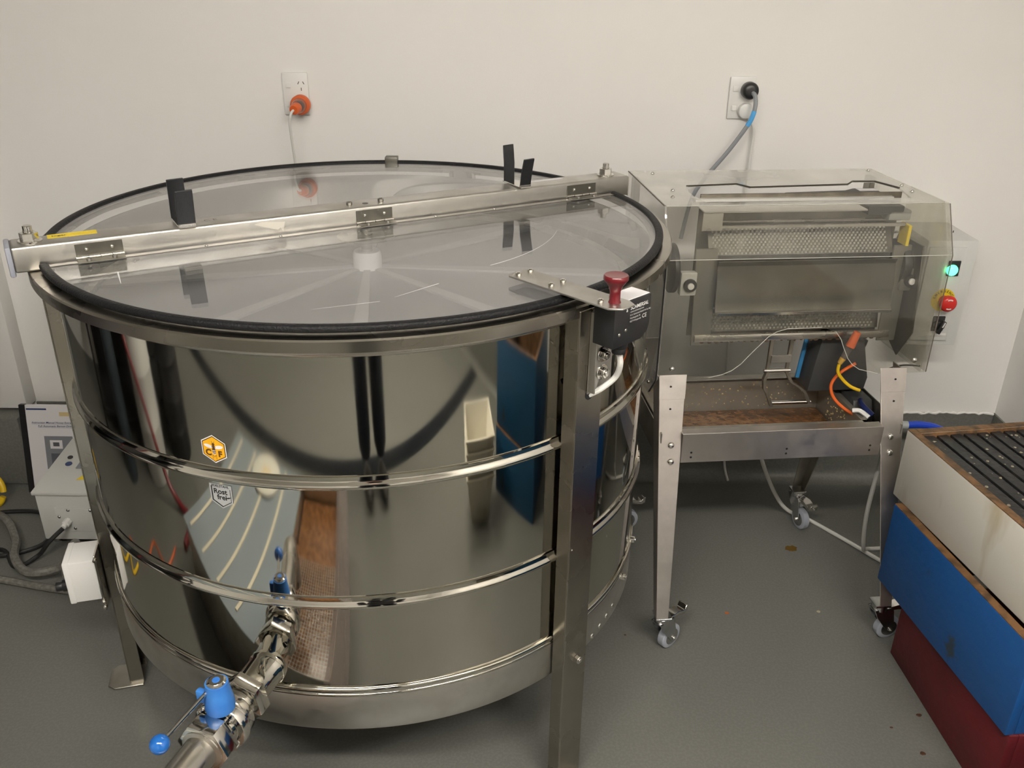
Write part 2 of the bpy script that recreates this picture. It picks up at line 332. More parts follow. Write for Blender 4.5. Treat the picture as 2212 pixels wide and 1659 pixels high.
# cross beam
BA=R(29.8); TB=rz(BA); TBr=TB.to_3x3()
m=MB(TB); m.box(-.648,.65,-.031,.031,1.0917,1.1380); beam=m.build('cross_beam',SATIN2,EX,35,.005,3)
MB(TB).box(-.656,-.647,-.033,.033,1.086,1.139).build('end_cap',pmat('grey plastic cap',(.30,.31,.36),.45),beam,35,.003)
MB(TB).box(.6495,.652,-.029,.029,1.09,1.135).build('end_cap',SATIN2,beam,35,.001,1)
for x in (-.615,.60):
    p=TB@V(x,-.004,1.1380); b=bolt(beam,p,(0,0,1),.0155,.021,CHROME,washer=.020,name='nut'); MB(TB).cyl((x,-.004,1.150),(x,-.004,1.167),.0075,seg=14).build('stud',CHROME,beam,35,.001,1)
for x in (-.034,.034): bolt(beam,TB@V(x,-.006,1.1380),(0,0,1),.0065,.008,DULL)
MB(TB).cyl((0,-.006,1.1378),(0,-.006,1.1384),.006,seg=16).build('drill_hole',BLACKP,beam)
bf=lambda x0,y0,z=1.1385: (lambda x,y: TB@V(x0+x,y0+y,z))
MB(TB).box(-.587,-.506,.002,.027,1.1380,1.1385).build('yellow_label',YELLOW,beam)
text('logar',.012,bf(-.580,.0105,1.1387),'label_print',INK,beam,bold=.0002,align='LEFT')
text('trade',.006,bf(-.545,.013,1.1387),'label_print',pmat('faint print',(.55,.40,.03),.5),beam,align='LEFT')
text('C E',.017,bf(-.308,-.004),'ce_mark',pmat('etched grey',(.16,.15,.14),.5),beam)
MB(TB).box(.40,.49,.010,.022,1.1380,1.1385).build('white_label',PAPER,beam)
# sticker residue on beam front
m=MB(TB); m.add([(-.235,-.0313,1.128),(-.19,-.0313,1.112),(-.185,-.0313,1.117),(-.22,-.0313,1.131),(-.175,-.0313,1.127),(-.18,-.0313,1.108)],[(0,1,2,3),(3,2,5,4)]); m.build('sticker_residue',pmat('old glue',(.70,.66,.58),.7),beam)
# hinges (front and back)
def hinge(xc,sgn):
    T=TB@Matrix.Translation((xc,0,0)); s=sgn; y=.031*s
    m=MB(T); m.box(-.039,.039,min(y,y+.0015*s),max(y,y+.0015*s),1.108,1.131); h=m.build('hinge',DULL2,beam,35,.0004,1)
    zk=1.107; yk=.0335*s
    MB(T).cyl((-.040,yk,zk),(.040,yk,zk),.0032,seg=12).build('knuckle',CHROME,h)
    for dx in (-.021,0,.02): MB(T).cyl((dx-.0004,yk,zk),(dx+.0004,yk,zk),.0034,seg=12).build('knuckle_gap',BLACKP,h)
    y1=.037*s; y2=.060*s
    MB(T).box(-.039,.039,min(y1,y2),max(y1,y2),1.1035,1.1050).build('leaf',DULL,h,35,.0004,1)
    for dx in (-.021,.021):
        bolt(h,T@V(dx,y+.0015*s,1.121),TBr@V(0,s,0),.0042,.0045,CHROME,dome=True); bolt(h,T@V(dx,.052*s,1.105),(0,0,1),.0045,.006,DULL)
for x in (-.51,.009,.515):
    hinge(x,-1); hinge(x,1)
# black taped U clips on the beam
def clip(x,name,h1,h2,tilt,w=.031,sp=.036):
    T=TB@Matrix.Translation((x,0,1.1380)); base=MB(T).box(-w/2,w/2,-sp-.004,sp+.008,.001,.004).build(name,CHROME,beam,35,.0006,1)
    for s,h,tl in ((1,h1,tilt[0]),(-1,h2,tilt[1])):
        Tt=T@Matrix.Translation((0,s*sp,.003))@Matrix.Rotation(R(tl),4,'X')
        pf=[(-w/2,0),(w/2,0),(w/2*1.02,h*.5),(w/2*.98,h),(-w/2*.98,h*.985),(-w/2,h*.5)]
        m=MB(Tt); m.prism(pf,lambda a,b,c:(a,c+.004*math.sin(b/h*PI)*(-s)*.6,b),-.0022,.0022); m.build('taped_arm',TAPE,base,35,.0008,1)
        if s<0: MB(Tt).box(-w/2,w/2,-.003,.003,-.001,.006).build('bare_end',CHROME,base,35,.0005,1)
clip(-.357,'taped_clip',.075,.070,(4,10)); clip(.362,'taped_clip',.080,.066,(-4,14),.026)
# lids: two half discs with seal on the round edge
LR=.606
def half_lid(sgn,name,label):
    T=TB; off=.037; a=math.asin(off/LR)
    arc=[(LR*math.cos(t),LR*math.sin(t)) for t in [a+(PI-2*a)*i/80 for i in range(81)]]
    poly=[(x,sgn*y) for x,y in arc]
    m=MB(T); m.prism(poly,lambda x,y,h:(x,y,h),1.098,1.102); lid=m.build(name,ACR,EX,30); lid['label']=label
    t0,t1=(a,PI-a) if sgn>0 else (PI+a,2*PI-a)
    prof=[(.6035+.0080*math.copysign(abs(math.cos(t))**.7,math.cos(t)),1.1005+.0062*math.copysign(abs(math.sin(t))**.7,math.sin(t))) for t in [2*PI*i/14 for i in range(14)]]
    MB(T).lathe(prof,110,t0,t1).build('rubber_seal',RUBBER,lid,50)
    y0=.044 if sgn>0 else -.066
    MB(T).box(-.596,.596,sgn*.038 if sgn>0 else -.052,.052 if sgn>0 else -.038,1.1021,1.1034).build('edge_strip',CHROME,lid,35,.0004,1)
    for x in (-.33,-.19,.14,.28): bolt(lid,T@V(x,sgn*.045,1.1034),(0,0,1),.0035,.003,CHROME,dome=True,name='rivet')
    return lid
lf=half_lid(-1,'front_lid','clear acrylic half lid nearer the camera'); lb=half_lid(1,'rear_lid','clear acrylic half lid nearer the wall')
MB().box(-.04,-.006,.594,.622,1.092,1.116).build('lid_catch',DULL2,lb,35,.002)
# scuffs on the front lid
def scuff(p,q,w=.0012): 
    p=Vector((p[0],p[1],1.1022)); q=Vector((q[0],q[1],1.1022)); d=(q-p).normalized(); n=V(-d.y,d.x,0)*w
    MB().add([p-n,q-n*.3,q+n*.3,p+n],[(0,1,2,3)]).build('scratch',pmat('scratch white',(.75,.75,.75),.6),lf)
scuff((-.365,-.36),(-.335,-.42),.0015); scuff((.185,-.40),(.12,-.47)); scuff((.10,-.49),(.0,-.53),.0008)
m=MB(); pts=[(.40*math.cos(R(t)),.40*math.sin(R(t)),1.1022) for t in range(-48,-8,3)]; m.tube(pts,.0004,4); m.build('scratch',pmat('scratch white',(.7,.7,.7),.6),lf)
# safety switch on right leg
TS=rz(R(-45)); sw=MB(TS).prism([(.485,-.060),(.492,-.066),(.705,-.066),(.722,-.052),(.722,-.022),(.706,-.014),(.495,-.014),(.485,-.021)],lambda x,y,h:(x,y,h),1.1125,1.1155).build('switch_plate',SATIN2,EX,35,.0006,1)
for u in (.503,.577,.680):
    for v in (-.054,-.026): bolt(sw,TS@V(u,v,1.1155),(0,0,1),.0055,.0065,CHROME)
body=MB(TS).prism([(-.026,1.030),(.045,1.030),(.062,1.040),(.066,1.052),(.066,1.104),(.0,1.104),(-.004,1.100),(-.026,1.100)],lambda y,z,h:(h,y,z),.645,.688).build('safety_switch',BLACKP,EX,35,.0015)
MB(TS).box(.648,.686,.004,.064,1.104,1.1055).build('switch_lid',PAPER,body,35,.0006,1)
kn=[(0,.010),(.004,.0085),(.018,.0085),(.026,.011),(.034,.017),(.037,.0195),(.042,.0195),(.044,.018),(.0435,.013),(.0425,.0)]
MB().rev(TS@V(.694,-.037,1.1155),(0,0,1),kn[:-1],24).build('red_knob',REDK,body,40)
MB(TS).cyl((.666,.018,1.031),(.666,.018,1.016),.0145,seg=24).build('cable_gland',BLACKP,body,35,.002); MB(TS).cyl((.666,.018,1.016),(.666,.018,1.006),.012,seg=24).build('cable_gland',BLACKP,body,35,.002)
tf=lambda y0,z0:(lambda x,y: TS@V(.6884,y0+x,z0+y))
text('SCHMERSAL',.0085,tf(.0125,1.0885),'switch_print',INKW,body,bold=.0002,align='LEFT',shear=.15)
text('S',.0085,tf(.002,1.0875),'switch_print',INKW,body,bold=.0004,align='LEFT')
text('www.schmersal.com',.0042,tf(.0125,1.0835),'switch_print',INKW,body,align='LEFT'); text('K.A. Schmersal GmbH & Co. KG',.0040,tf(.0125,1.078),'switch_print',INKW,body,align='LEFT')
text('Möddinghofe 30',.0040,tf(.0125,1.0725),'switch_print',INKW,body,align='LEFT'); text('42279 Wuppertal',.0040,tf(.0125,1.067),'switch_print',INKW,body,align='LEFT'); text('CE',.010,tf(.044,1.067),'switch_print',INKW,body,align='LEFT')
for v,z in ((-.012,1.052),(.004,1.056)): bolt(body,TS@V(.688,v,z),TS.to_3x3()@V(1,0,0),.003,.0015,DULL,dome=True,name='screw')
# switch bracket plate on the leg with two big bolts
br=MB(TS).prism([(-.016,1.076),(-.012,1.080),(.042,1.080),(.042,.938),(-.018,.930)],lambda y,z,h:(h,y,z),.6315,.6345).build('switch_bracket',SATIN2,EX,35,.0006,1)
MB(TS).box(.6345,.648,-.018,-.015,.935,1.078).build('bracket_flange',SATIN2,br,35,.0006,1)
for z in (.995,.962): bolt(br,TS@V(.6345,.016,z),TS.to_3x3()@V(1,0,0),.0095,.013,CHROME,washer=.014,name='bolt')
MB(TS).cyl((.6308,-.010,.927),(.6316,-.010,.927),.010,seg=16).build('cable_hole',BLACKP,EX)
cb=smooth_path([TS@V(.666,.018,1.008),TS@V(.668,.022,.985),TS@V(.655,.028,.955),TS@V(.640,.010,.934),TS@V(.628,-.008,.924)],8)
MB().tube(cb,.0052,10).build('switch_cable',WHITEC,EX)
cb=smooth_path([V(.46,.33,1.06)]+[rz(R(-12-6*i))@V(.617+.012*math.sin(i*.6),0,.93-.012*i+.03*math.cos(i*.5)) for i in range(0,5)],8)
# stickers
def onshell(a0,z0,r=.5948):
    def fn(x,y): a=R(a0)+x/r; return V(r*math.cos(a),r*math.sin(a),z0+y)
    return fn
f0=onshell(-106.13,.8788,.5946)
hexp=lambda k:[(k*.0255*math.sin(R(60*i)),k*.0255*math.cos(R(60*i))) for i in range(6)]
def wrap(poly): # subdivide a convex polygon fan for the curved shell
    cx=sum(p[0] for p in poly)/len(poly); cy=sum(p[1] for p in poly)/len(poly); out=[]
    for i in range(len(poly)):
        a=poly[i]; b=poly[(i+1)%len(poly)]; out.append([(cx,cy),a,b])
    return out
st=shape(wrap(hexp(1)),onshell(-106.13,.8788,.5946),'maker_sticker',PAPER,EX)
shape(wrap(hexp(.93)),onshell(-106.13,.8788,.5947),'sticker_border',INKB,st); shape(wrap(hexp(.86)),onshell(-106.13,.8788,.5948),'sticker_field',HEXY,st)
g=onshell(-106.13,.8788,.5949)
shape([ell(-.0095,.0045,.0078,.0032,R(-12)),ell(.0095,.0045,.0078,.0032,R(12))],g,'bee_wing',PAPER,st)
shape([ell(0,.0085,.0026,.0026),ell(0,.0035,.0034,.0032),ell(0,-.0035,.0034,.0060)],g,'bee_body',INKB,st)
shape([[(-.003,-.002-.003*i),(.003,-.002-.003*i),(.003,-.0031-.003*i),(-.003,-.0031-.003*i)] for i in range(3)],onshell(-106.13,.8788,.59498),'bee_stripe',PAPER,st)
shape([[(-.0006,.0105),(-.0022,.0145),(-.0028,.0143),(-.0014,.0105)],[(.0006,.0105),(.0022,.0145),(.0028,.0143),(.0014,.0105)]],g,'bee_feeler',INKB,st)
text('C',.0150,lambda x,y:g(x-.0105,y-.0120),'sticker_letter',INKB,st,bold=.0008); text('F',.0145,lambda x,y:g(x+.0105,y-.0125),'sticker_letter',INKB,st,bold=.0008); text('M',.0125,lambda x,y:g(x,y-.0185),'sticker_letter',pmat('ochre ink',(.45,.20,.01),.5),st)
sh=[(-.0205,.0215),(.0205,.0215),(.0205,-.012),(0,-.0245),(-.0205,-.012)]
s2=shape(wrap(sh),onshell(-106.04,.7915,.5946),'steel_grade_sticker',SILVERS,EX); g2=onshell(-106.04,.7915,.5948)
shape([[(-.0178,.017),(-.0155,.017),(-.0155,-.0095),(-.0178,-.0105)],[(.0168,.014),(.0178,.014),(.0178,-.0105),(.0168,-.0098)],[(-.0178,-.0105),(-.0165,-.0085),(.0005,-.0198),(0,-.0222)],[(.0178,-.0105),(.0172,-.0095),(.0,-.0205),(0,-.0222)]],g2,'sticker_rule',INK,s2)
text('EDELSTAHL',.0062,lambda x,y:g2(x,y+.0160),'sticker_letter',INK,s2,bold=.00015); text('Rost',.0135,lambda x,y:g2(x-.001,y+.0035),'sticker_letter',INK,s2,bold=.0004); text('frei',.0135,lambda x,y:g2(x+.001,y-.0075),'sticker_letter',INK,s2,bold=.0004)
shape([[(.006,-.004),(.013,-.0015),(.019,-.0005),(.014,-.004),(.011,-.0045)]],g2,'sticker_star',INK,s2)
# outlet valve: pipe, nuts, flanged ball valve, lever
VA=R(-102.26-5); vd=V(math.cos(VA),math.sin(VA),0); vp=V(-.1268,-.5834,.4332)
P=lambda t,s=0.,z=0.: vp+vd*t+V(-vd.y,vd.x,0)*s+V(0,0,z)
va=MB().rev(P(-.008),vd,[(0,.036),(.012,.036),(.016,.033),(.064,.033),(.066,.035),(.072,.035)],32).build('outlet_valve',MIRROR,EX,40)
MB().cyl(P(.058),P(.086),.0455,.0455,6,ph=.2).build('hex_nut',CHROME,va,30,.0015)
MB().rev(P(.084),vd,[(0,.030),(.008,.028),(.014,.030),(.016,.036),(.020,.036)],32).build('neck',MIRROR,va,40)
MB().rev(P(.103),vd,[(0,.0415),(.003,.0435),(.018,.0435),(.020,.041),(.022,.0465),(.024,.0485),(.036,.0485),(.039,.0465),(.041,.040)],40).build('valve_body',CHROME,va,35)
MB().rev(P(.143),vd,[(0,.036),(.006,.034),(.010,.036),(.013,.041),(.016,.041)],32).build('collar',MIRROR,va,40)
MB().cyl(P(.157),P(.190),.0475,.0475,6,ph=.45).build('hex_nut',CHROME,va,30,.002)
MB().rev(P(.188),vd,[(0,.036),(.004,.036),(.006,.0290),(.16,.0290)],32).build('outlet_pipe',SATIN,va,40); MB().tube([P(.34),P(.37,0,-.004),P(.395,0,-.018),P(.405,0,-.045),P(.407,0,-.12)],.0288,24).build('outlet_elbow',SATIN,va,40)
for k in range(4):
    q=R(45+90*k); bolt(va,P(.142,.041*math.cos(q),.041*math.sin(q)),vd,.006,.010,CHROME)
HT=.136
hz=MB().rev(P(HT,.004,.040),(0,0,1),[(0,.0235),(.006,.0245),(.02,.0235),(.045,.0195),(.055,.0185)],28).build('handle_hub',BLUEV,va,40)
MB().rev(P(HT,.004,.093),(0,0,1),[(0,.0165),(.004,.0160),(.006,.0125),(.0065,.012)],28).build('hub_cap',CHROME,hz,35); MB().rev(P(HT,.004,.0993),(0,0,1),[(0,.0065),(.001,.006)],18).build('hub_button',BLUEV,hz)
MB().box(-.006,.006,-.008,.008,-.012,.012,Matrix.Translation(P(HT+.008,-.022,.066))@rz(VA)).build('hub_lug',BLUEV,hz,35,.003)
e0=P(HT+.010,-.006,.083); e1=V(-.222,-.8159,.500)
MB().tube([e0,e0.lerp(e1,.5),e1],.0034,10).build('lever',CHROME,va); MB().ball(e1,.0155,24,14).build('lever_ball',BLUEB,va)
# junction box on left leg
TJ=rz(R(15)); jb=MB(TJ).box(-.702,-.638,-.062,.020,.292,.397).build('junction_box',WHITEP,EX,35,.003)
MB(TJ).box(-.637,-.633,-.066,.030,.262,.410).build('mounting_plate',SATIN,jb,35,.0006,1)
MB(TJ).cyl((-.702,-.02,.315),(-.722,-.02,.313),.014,seg=12).build('cable_gland',BLACKP,jb,35,.001); MB(TJ).cyl((-.722,-.02,.313),(-.736,-.02,.312),.011,seg=16).build('cable_gland',BLACKP,jb,35,.001)
MB(TJ).box(-.7035,-.690,-.0635,.0215,.2905,.3985).build('box_cover',WHITEP,jb,35,.003)
for z in (.276,.290,.402): bolt(jb,TJ@V(-.634,-.066,z),TJ.to_3x3()@V(0,-1,0),.005,.009,CHROME)

# ------------------------------------------------------------------ uncapping machine (local u,v,z)
from mathutils.geometry import tessellate_polygon
def holed(outer,holes,fn,h0,h1,name,mat,parent,**k):
    loops=[[Vector((x,y,0)) for x,y in L] for L in [outer]+holes]; tri=tessellate_polygon(loops); flat=[p for L in loops for p in L]; n=len(flat); m=MB()
    fs=[tuple(t) for t in tri]+[tuple(i+n for i in t[::-1]) for t in tri]; o=0
    for L in loops:
        q=len(L); fs+=[(o+i,o+(i+1)%q,n+o+(i+1)%q,n+o+i) for i in range(q)]; o+=q
    m.add([fn(p.x,p.y,h0) for p in flat]+[fn(p.x,p.y,h1) for p in flat],fs); return m.build(name,mat,parent,**k)
UM=thing('uncapping_machine','stainless uncapping machine on casters with smoky acrylic cover','uncapping machine',(.35,1.97,0),R(6))
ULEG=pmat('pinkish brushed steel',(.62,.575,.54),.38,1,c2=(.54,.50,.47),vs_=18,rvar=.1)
def vf(z): return -.245+.278*(z-.12)
def vr(z): return .335-.278*(z-.12)
def mleg(uo,su,front):
    vv=vf if front else vr; sv=1 if front else -1; z0,z1=.118,.703; wt,wb=.064,.030; dt,db=.060,.030; th=.003
    m=MB(); A=lambda u,z,d:V(uo+su*u,vv(z)+sv*d,z)
    m.hexa([A(0,z0,0),A(wb,z0,0),A(wt,z1,0),A(0,z1,0)],[A(0,z0,th),A(wb,z0,th),A(wt,z1,th),A(0,z1,th)])
    m.hexa([A(0,z0,th),A(0,z0,db),A(0,z1,dt),A(0,z1,th)],[A(th,z0,th),A(th,z0,db),A(th,z1,dt),A(th,z1,th)])
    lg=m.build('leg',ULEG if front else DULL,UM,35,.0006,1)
    if front:
        m=MB(); m.hexa([A(-.001,.655,-.002),A(wt*.97,.655,-.002),A(wt+.002,.712,-.002),A(-.001,.712,-.002)],[A(-.001,.655,0),A(wt*.97,.655,0),A(wt+.002,.712,0),A(-.001,.712,0)])
        m.build('top_bracket',ULEG,lg,35,.0005,1)
        for z in (.547,.508): bolt(lg,A(.03,z,-.0005),(0,-1,.278),.0085,.006,CHROME,dome=True,name='dome_bolt')
        for z in (.685,.632): MB().cyl(A(.027,z,-.0026 if z>.655 else -.0006),A(.027,z,.001),.0028,seg=10).build('screw_hole',BLACKP,lg)
    MB().box(min(uo,uo+su*.04),max(uo,uo+su*.04),min(vv(z0),vv(z0)+sv*.04),max(vv(z0),vv(z0)+sv*.04),.113,.119).build('caster_plate',ZINC,lg,35,.0005,1)
    return A(.02,.118,.02)
def caster(p,ang):
    T=Matrix.Translation((p.x,p.y,0))@rz(ang); c=MB(T); rr=.034
    c.cyl((0,0,.098),(0,0,.113),.020,seg=20)
    for s in (-1,1): c.prism([(-.022,.103),(.030,.103),(.034,.095),(.046,.040),(.042,.028),(.028,.028),(-.012,.080)],lambda x,z,h:(x,h,z),s*.0135,s*.0165)
    c.box(-.022,.030,-.0165,.0165,.099,.103); ca=c.build('caster',ZINC,UM,35,.0006,1)
    wx=.036
    MB(T).rev((wx,-.011,rr),(0,1,0),[(0,.021),(0,rr-.004),(.003,rr),(.019,rr),(.022,rr-.004),(.022,.021)],32).build('wheel',pmat('grey rubber tyre',(.36,.38,.43),.45),ca,40)
    MB(T).rev((wx,-.0125,rr),(0,1,0),[(0,.010),(.001,.0225),(.024,.0225),(.025,.010)],24).build('wheel_hub',ZINC,ca,40)
    bolt(ca,T@V(wx,-.0166,rr),T.to_3x3()@V(0,-1,0),.006,.006,CHROME,name='axle_nut'); bolt(ca,T@V(wx,.0166,rr),T.to_3x3()@V(0,1,0),.006,.006,CHROME,name='axle_nut')
    MB(T).prism([(.020,.104),(.050,.108),(.075,.100),(.082,.112),(.090,.110),(.088,.094),(.074,.088),(.05,.094),(.028,.094)],lambda x,z,h:(x,h,z),-.013,.013).build('brake_pedal',CHROME,ca,35,.001,1)
caster(mleg(-.010,1,True),R(35)); caster(mleg(.602,-1,True),R(8)); caster(mleg(-.010,1,False),R(10)); caster(mleg(.602,-1,False),R(-78))
def rail(v0,s,mat,name):
    m=MB(); m.box(.045,.547,min(v0,v0+s*.003),max(v0,v0+s*.003),.500,.579); m.box(.045,.547,min(v0,v0+s*.028),max(v0,v0+s*.028),.576,.579); return m.build(name,mat,UM,35,.0012,1)
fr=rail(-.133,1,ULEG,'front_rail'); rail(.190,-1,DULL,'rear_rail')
for u in (.070,.308,.520):
    for z in (.515,.528): MB().cyl((u,-.1336,z),(u,-.130,z),.0028,seg=10).build('screw_hole',BLACKP,fr)
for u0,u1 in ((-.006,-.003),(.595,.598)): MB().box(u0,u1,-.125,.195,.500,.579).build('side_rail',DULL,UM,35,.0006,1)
# tray
tr=MB(); tr.box(.020,.023,-.070,.183,.465,.563); tr.box(.523,.526,-.070,.183,.465,.563); tr.box(.02,.526,-.070,-.067,.465,.563); tr.box(.02,.526,.180,.183,.465,.563); tr.box(.02,.526,-.070,.183,.463,.466)
tr.box(.010,.023,-.098,.196,.561,.564); tr.box(.523,.538,-.098,.196,.561,.564); tr.box(.01,.538,-.098,-.067,.561,.564); tr.box(.01,.538,.180,.196,.561,.564)
tray=tr.build('wax_tray',TRAYM,UM,35,.0008,1)
MB().box(.024,.522,-.066,.179,.4665,.478).build('honey_wax',HONEY,tray,35,.004)
random.seed(11); m=MB()
for _ in range(150):
    p=V(random.uniform(.04,.5),.1795,random.uniform(.485,.552)) if random.random()<.55 else V(.5225,random.uniform(-.05,.12),random.uniform(.485,.54))
    m.ball(p,random.uniform(.0012,.003),5,3)
wc=m.build('wax_crumbs',pmat('wax crumb',(.42,.32,.16),.5),tray); wc['kind']='stuff'
# acrylic cover
U0,U1=-.0145,.650
cov=holed([(U0,.993),(U1,.993),(U1,.698),(.531,.698),(.4817,.711),(.462,.724),(.4474,.741),(.432,.77),(.4214,.792),(.405,.812),(.37,.823),(.2855,.8215),(.262,.815),(.243,.803),(.204,.759),(.185,.735),(.164,.718),(.14,.708),(.1094,.702),(U0,.70)],[],lambda x,z,h:(x,h,z),-.082,-.078,'front_cover_panel',ACRS,UM)
m=MB(); m.hexa([(U0,-.082,.993),(U1,-.082,.993),(U1,-.028,1.100),(U0,-.028,1.100)],[(U0,-.078,.993),(U1,-.078,.993),(U1,-.024,1.100),(U0,-.024,1.100)]); m.build('sloped_cover_panel',ACRS,UM)
holed([(U0,-.028),(U1-.01,-.028),(U1-.01,.34),(U0,.34)],[[(.088,.16),(.216,.178),(.237,.14),(.493,.16),(.521,.193),(.578,.190),(.604,.115),(.580,.012),(.50,.014),(.45,-.003),(.085,-.008),(.073,.05),(.072,.10)]],lambda x,y,h:(x,y,h),1.100,1.104,'top_cover_panel',ACRT,UM)
lp=[(-.028,1.104),(.34,1.104),(.34,.64),(.02,.64),(-.03,.645),(-.082,.70),(-.082,.993)]
holed(lp,[],lambda y,z,h:(h,y,z),U0-.004,U0,'side_cover_panel',ACRL,UM)
holed([(-.028,1.104),(.34,1.104),(.34,.70),(-.082,.70),(-.082,.993)],[],lambda y,z,h:(h,y,z),U1-.014,U1-.010,'side_cover_panel',ACRS,UM)
holed([(-.03,1.10),(.15,1.10),(.15,.70),(-.084,.70),(-.084,.993)],[],lambda y,z,h:(h,y,z),U1,U1+.004,'side_cover_panel',ACRS,UM)
# cover edge lines (polished edges read as pale lines)
def edge(pts,r=.0009,mat=ACRE): MB().tube(pts,r,6).build('cover_edge',mat,UM)
edge([(U0,-.082,.993),(U1,-.082,.993)]); edge([(U0,-.028,1.102),(.08,-.028,1.102),(.58,-.028,1.102),(U1-.01,-.028,1.102)]); edge([(U0-.004,-.083,.993),(U0-.004,-.083,.70),(U0-.004,-.03,.645)],.0018,BLACKP); edge([(U0-.004,-.028,1.103),(U0-.004,.34,1.103)],.0016,pmat('dirty edge',(.12,.10,.08),.5))
edge([(.1094,-.082,.702),(.14,-.082,.708),(.164,-.082,.718),(.185,-.082,.735),(.204,-.082,.759),(.243,-.082,.803),(.262,-.082,.815),(.2855,-.082,.8215),(.37,-.082,.823)],.0008); edge([(.405,-.082,.812),(.4214,-.082,.792),(.432,-.082,.77),(.4474,-.082,.741),(.462,-.082,.724),(.4817,-.082,.711),(.531,-.082,.698)],.0008)
edge([(U1+.002,-.084,.993),(U1+.002,-.084,.70)],.0012,pmat('dirty edge',(.12,.10,.08),.5)); edge([(U1+.002,-.03,1.10),(U1+.002,-.084,.993)],.0012,pmat('dirty edge',(.12,.10,.08),.5))
edge([(.085,.1605,1.1035),(.216,.1785,1.1035),(.237,.1405,1.1035),(.493,.1605,1.1035),(.521,.1935,1.1035),(.578,.1905,1.1035),(.604,.1155,1.1035)],.0022,pmat('dark cut edge',(.05,.045,.035),.4))
for u,v in ((.037,.306),(.038,.114),(.020,.048),(.622,.318),(.622,.14),(.615,.075)): bolt(UM,(u,v,1.104),(0,0,1),.0055,.005,CHROME,dome=True,name='screw')
for u,z in ((.018,.728),(.617,.732)): bolt(UM,(u,-.082,z),(0,-1,0),.007,.006,CHROME,dome=True,name='screw')
bolt(UM,(U0-.004,-.02,.668),(-1,0,0),.006,.005,CHROME,dome=True,name='screw')
MB().box(-.010,.006,.30,.335,.62,1.09).build('rear_post',DULL,UM,35,.001,1); MB().box(.625,.639,.30,.335,.62,1.09).build('rear_post',DULL,UM,35,.001,1)
# inside: frame, pin plates, guard plate, bearings
for a,b,c,d in ((.083,.137,.094,.142),(.572,.617,.574,.620)):
    m=MB(); m.hexa([(a,.028,.985),(b,.028,.985),(d,.028,.738),(c,.028,.738)],[(a,.033,.985),(b,.033,.985),(d,.033,.738),(c,.033,.738)]); m.build('inner_upright',pmat('mid grey plate',(.34,.325,.29),.45,1),UM,35,.0006,1)
def pinplate(name,u0,u1,a,b,nr,nc,pm):
    a=V(0,*a); b=V(0,*b); d=b-a; n=V(0,-d.z,d.y).normalized(); n=n if n.y<0 else -n
    pl=MB().hexa([a+V(u0,0,0),a+V(u1,0,0),b+V(u1,0,0),b+V(u0,0,0)],[a+V(u0,0,0)-n*.003,a+V(u1,0,0)-n*.003,b+V(u1,0,0)-n*.003,b+V(u0,0,0)-n*.003]).build(name,DULL2,UM)
    m=MB()
    for i in range(nr):
        for j in range(nc):
            t=(i+.7)/(nr+.4); u=u0+.012+(u1-u0-.024)*(j+.5*(i%2))/nc; c=a+d*t+V(u,0,0); e=d.normalized()*.0024; s=V(.0022,0,0)
            m.add([c-e-s,c-e+s,c+e+s,c+e-s,c+n*.006+e*.8],[(0,1,4),(1,2,4),(2,3,4),(3,0,4)])
    pn=m.build('pins',pm,pl,20); pn['kind']='stuff'; return pl
PINM=pmat('bright pin tips',(.80,.78,.72),.35,.3)
pinplate('upper_pin_plate',.118,.575,(.035,.966),(.075,1.030),11,44,PINM)
pinplate('lower_pin_plate',.135,.578,(.045,.768),(.060,.838),9,44,PINM)
MB().box(.10,.60,.090,.094,.74,1.10).build('back_plate',DARKST,UM,35,.001,1)
MB().box(.112,.590,.028,.034,1.032,1.040).build('upper_bar',SATIN,UM,35,.001,1); MB().box(.112,.60,.050,.058,1.040,1.046).build('upper_bar',SATIN,UM,35,.001,1)
gp=[(-.003,.958),(.004,.945),(-.006,.90),(-.008,.86),(-.012,.838),(-.020,.830),(-.018,.828),(-.008,.834),(-.004,.86),(-.002,.90),(.008,.945),(.001,.958)]
MB().prism(gp,lambda y,z,h:(h,y+.012,z),.135,.577).build('guard_plate',DULL2,UM,25,.0006,1)
MB().box(.137,.575,-.012,-.006,.829,.837).build('guard_lip_highlight',CHROME,UM,35,.001,1); MB().box(.100,.602,.024,.036,.748,.766).build('lower_bar',SATIN,UM,35,.002)  # bright strip along the guard lip stands in for its highlight
random.seed(5); m=MB()
for i in range(26): m.ball((.12+i*.0185+random.uniform(-.004,.004),.03,.748),random.uniform(.004,.008),8,5,1,.6,.8)
dr=m.build('honey_drips',pmat('brown drips',(.10,.06,.03),.3),UM); dr['kind']='stuff'
for u in (.070,.620):
    bl=MB().box(u-.020,u+.020,.018,.040,.872,.930).build('bearing_block',GREYPL if u<.3 else DULL,UM,35,.004)
    MB().cyl((u+.002,.018,.900),(u+.002,.008,.900),.016,seg=24).build('bearing_ring',BLACKP,bl,35,.002); MB().cyl((u+.002,.009,.900),(u+.002,.004,.900),.008,seg=20).build('shaft_end',WHITEP,bl,35,.001)
for u,r in ((.045,.055),(.638,.055)):
    pass
m=MB(); m.rev((.030,.06,.93),(1,0,0),[(0,.06),(.012,.06)],28); m.build('drive_pulley',BLACKP,UM,40,.001)
m=MB(); m.rev((.600,.07,.93),(1,0,0),[(0,.058),(.010,.06),(.018,.06),(.02,.058)],28); m.build('drive_pulley',BLACKP,UM,40)
MB().tube([(.622,.10+.066*math.cos(t),.93+.066*math.sin(t)) for t in [PI*1.75*i/20-1.2 for i in range(21)]],.003,8).build('drive_guard',GREYPL,UM)
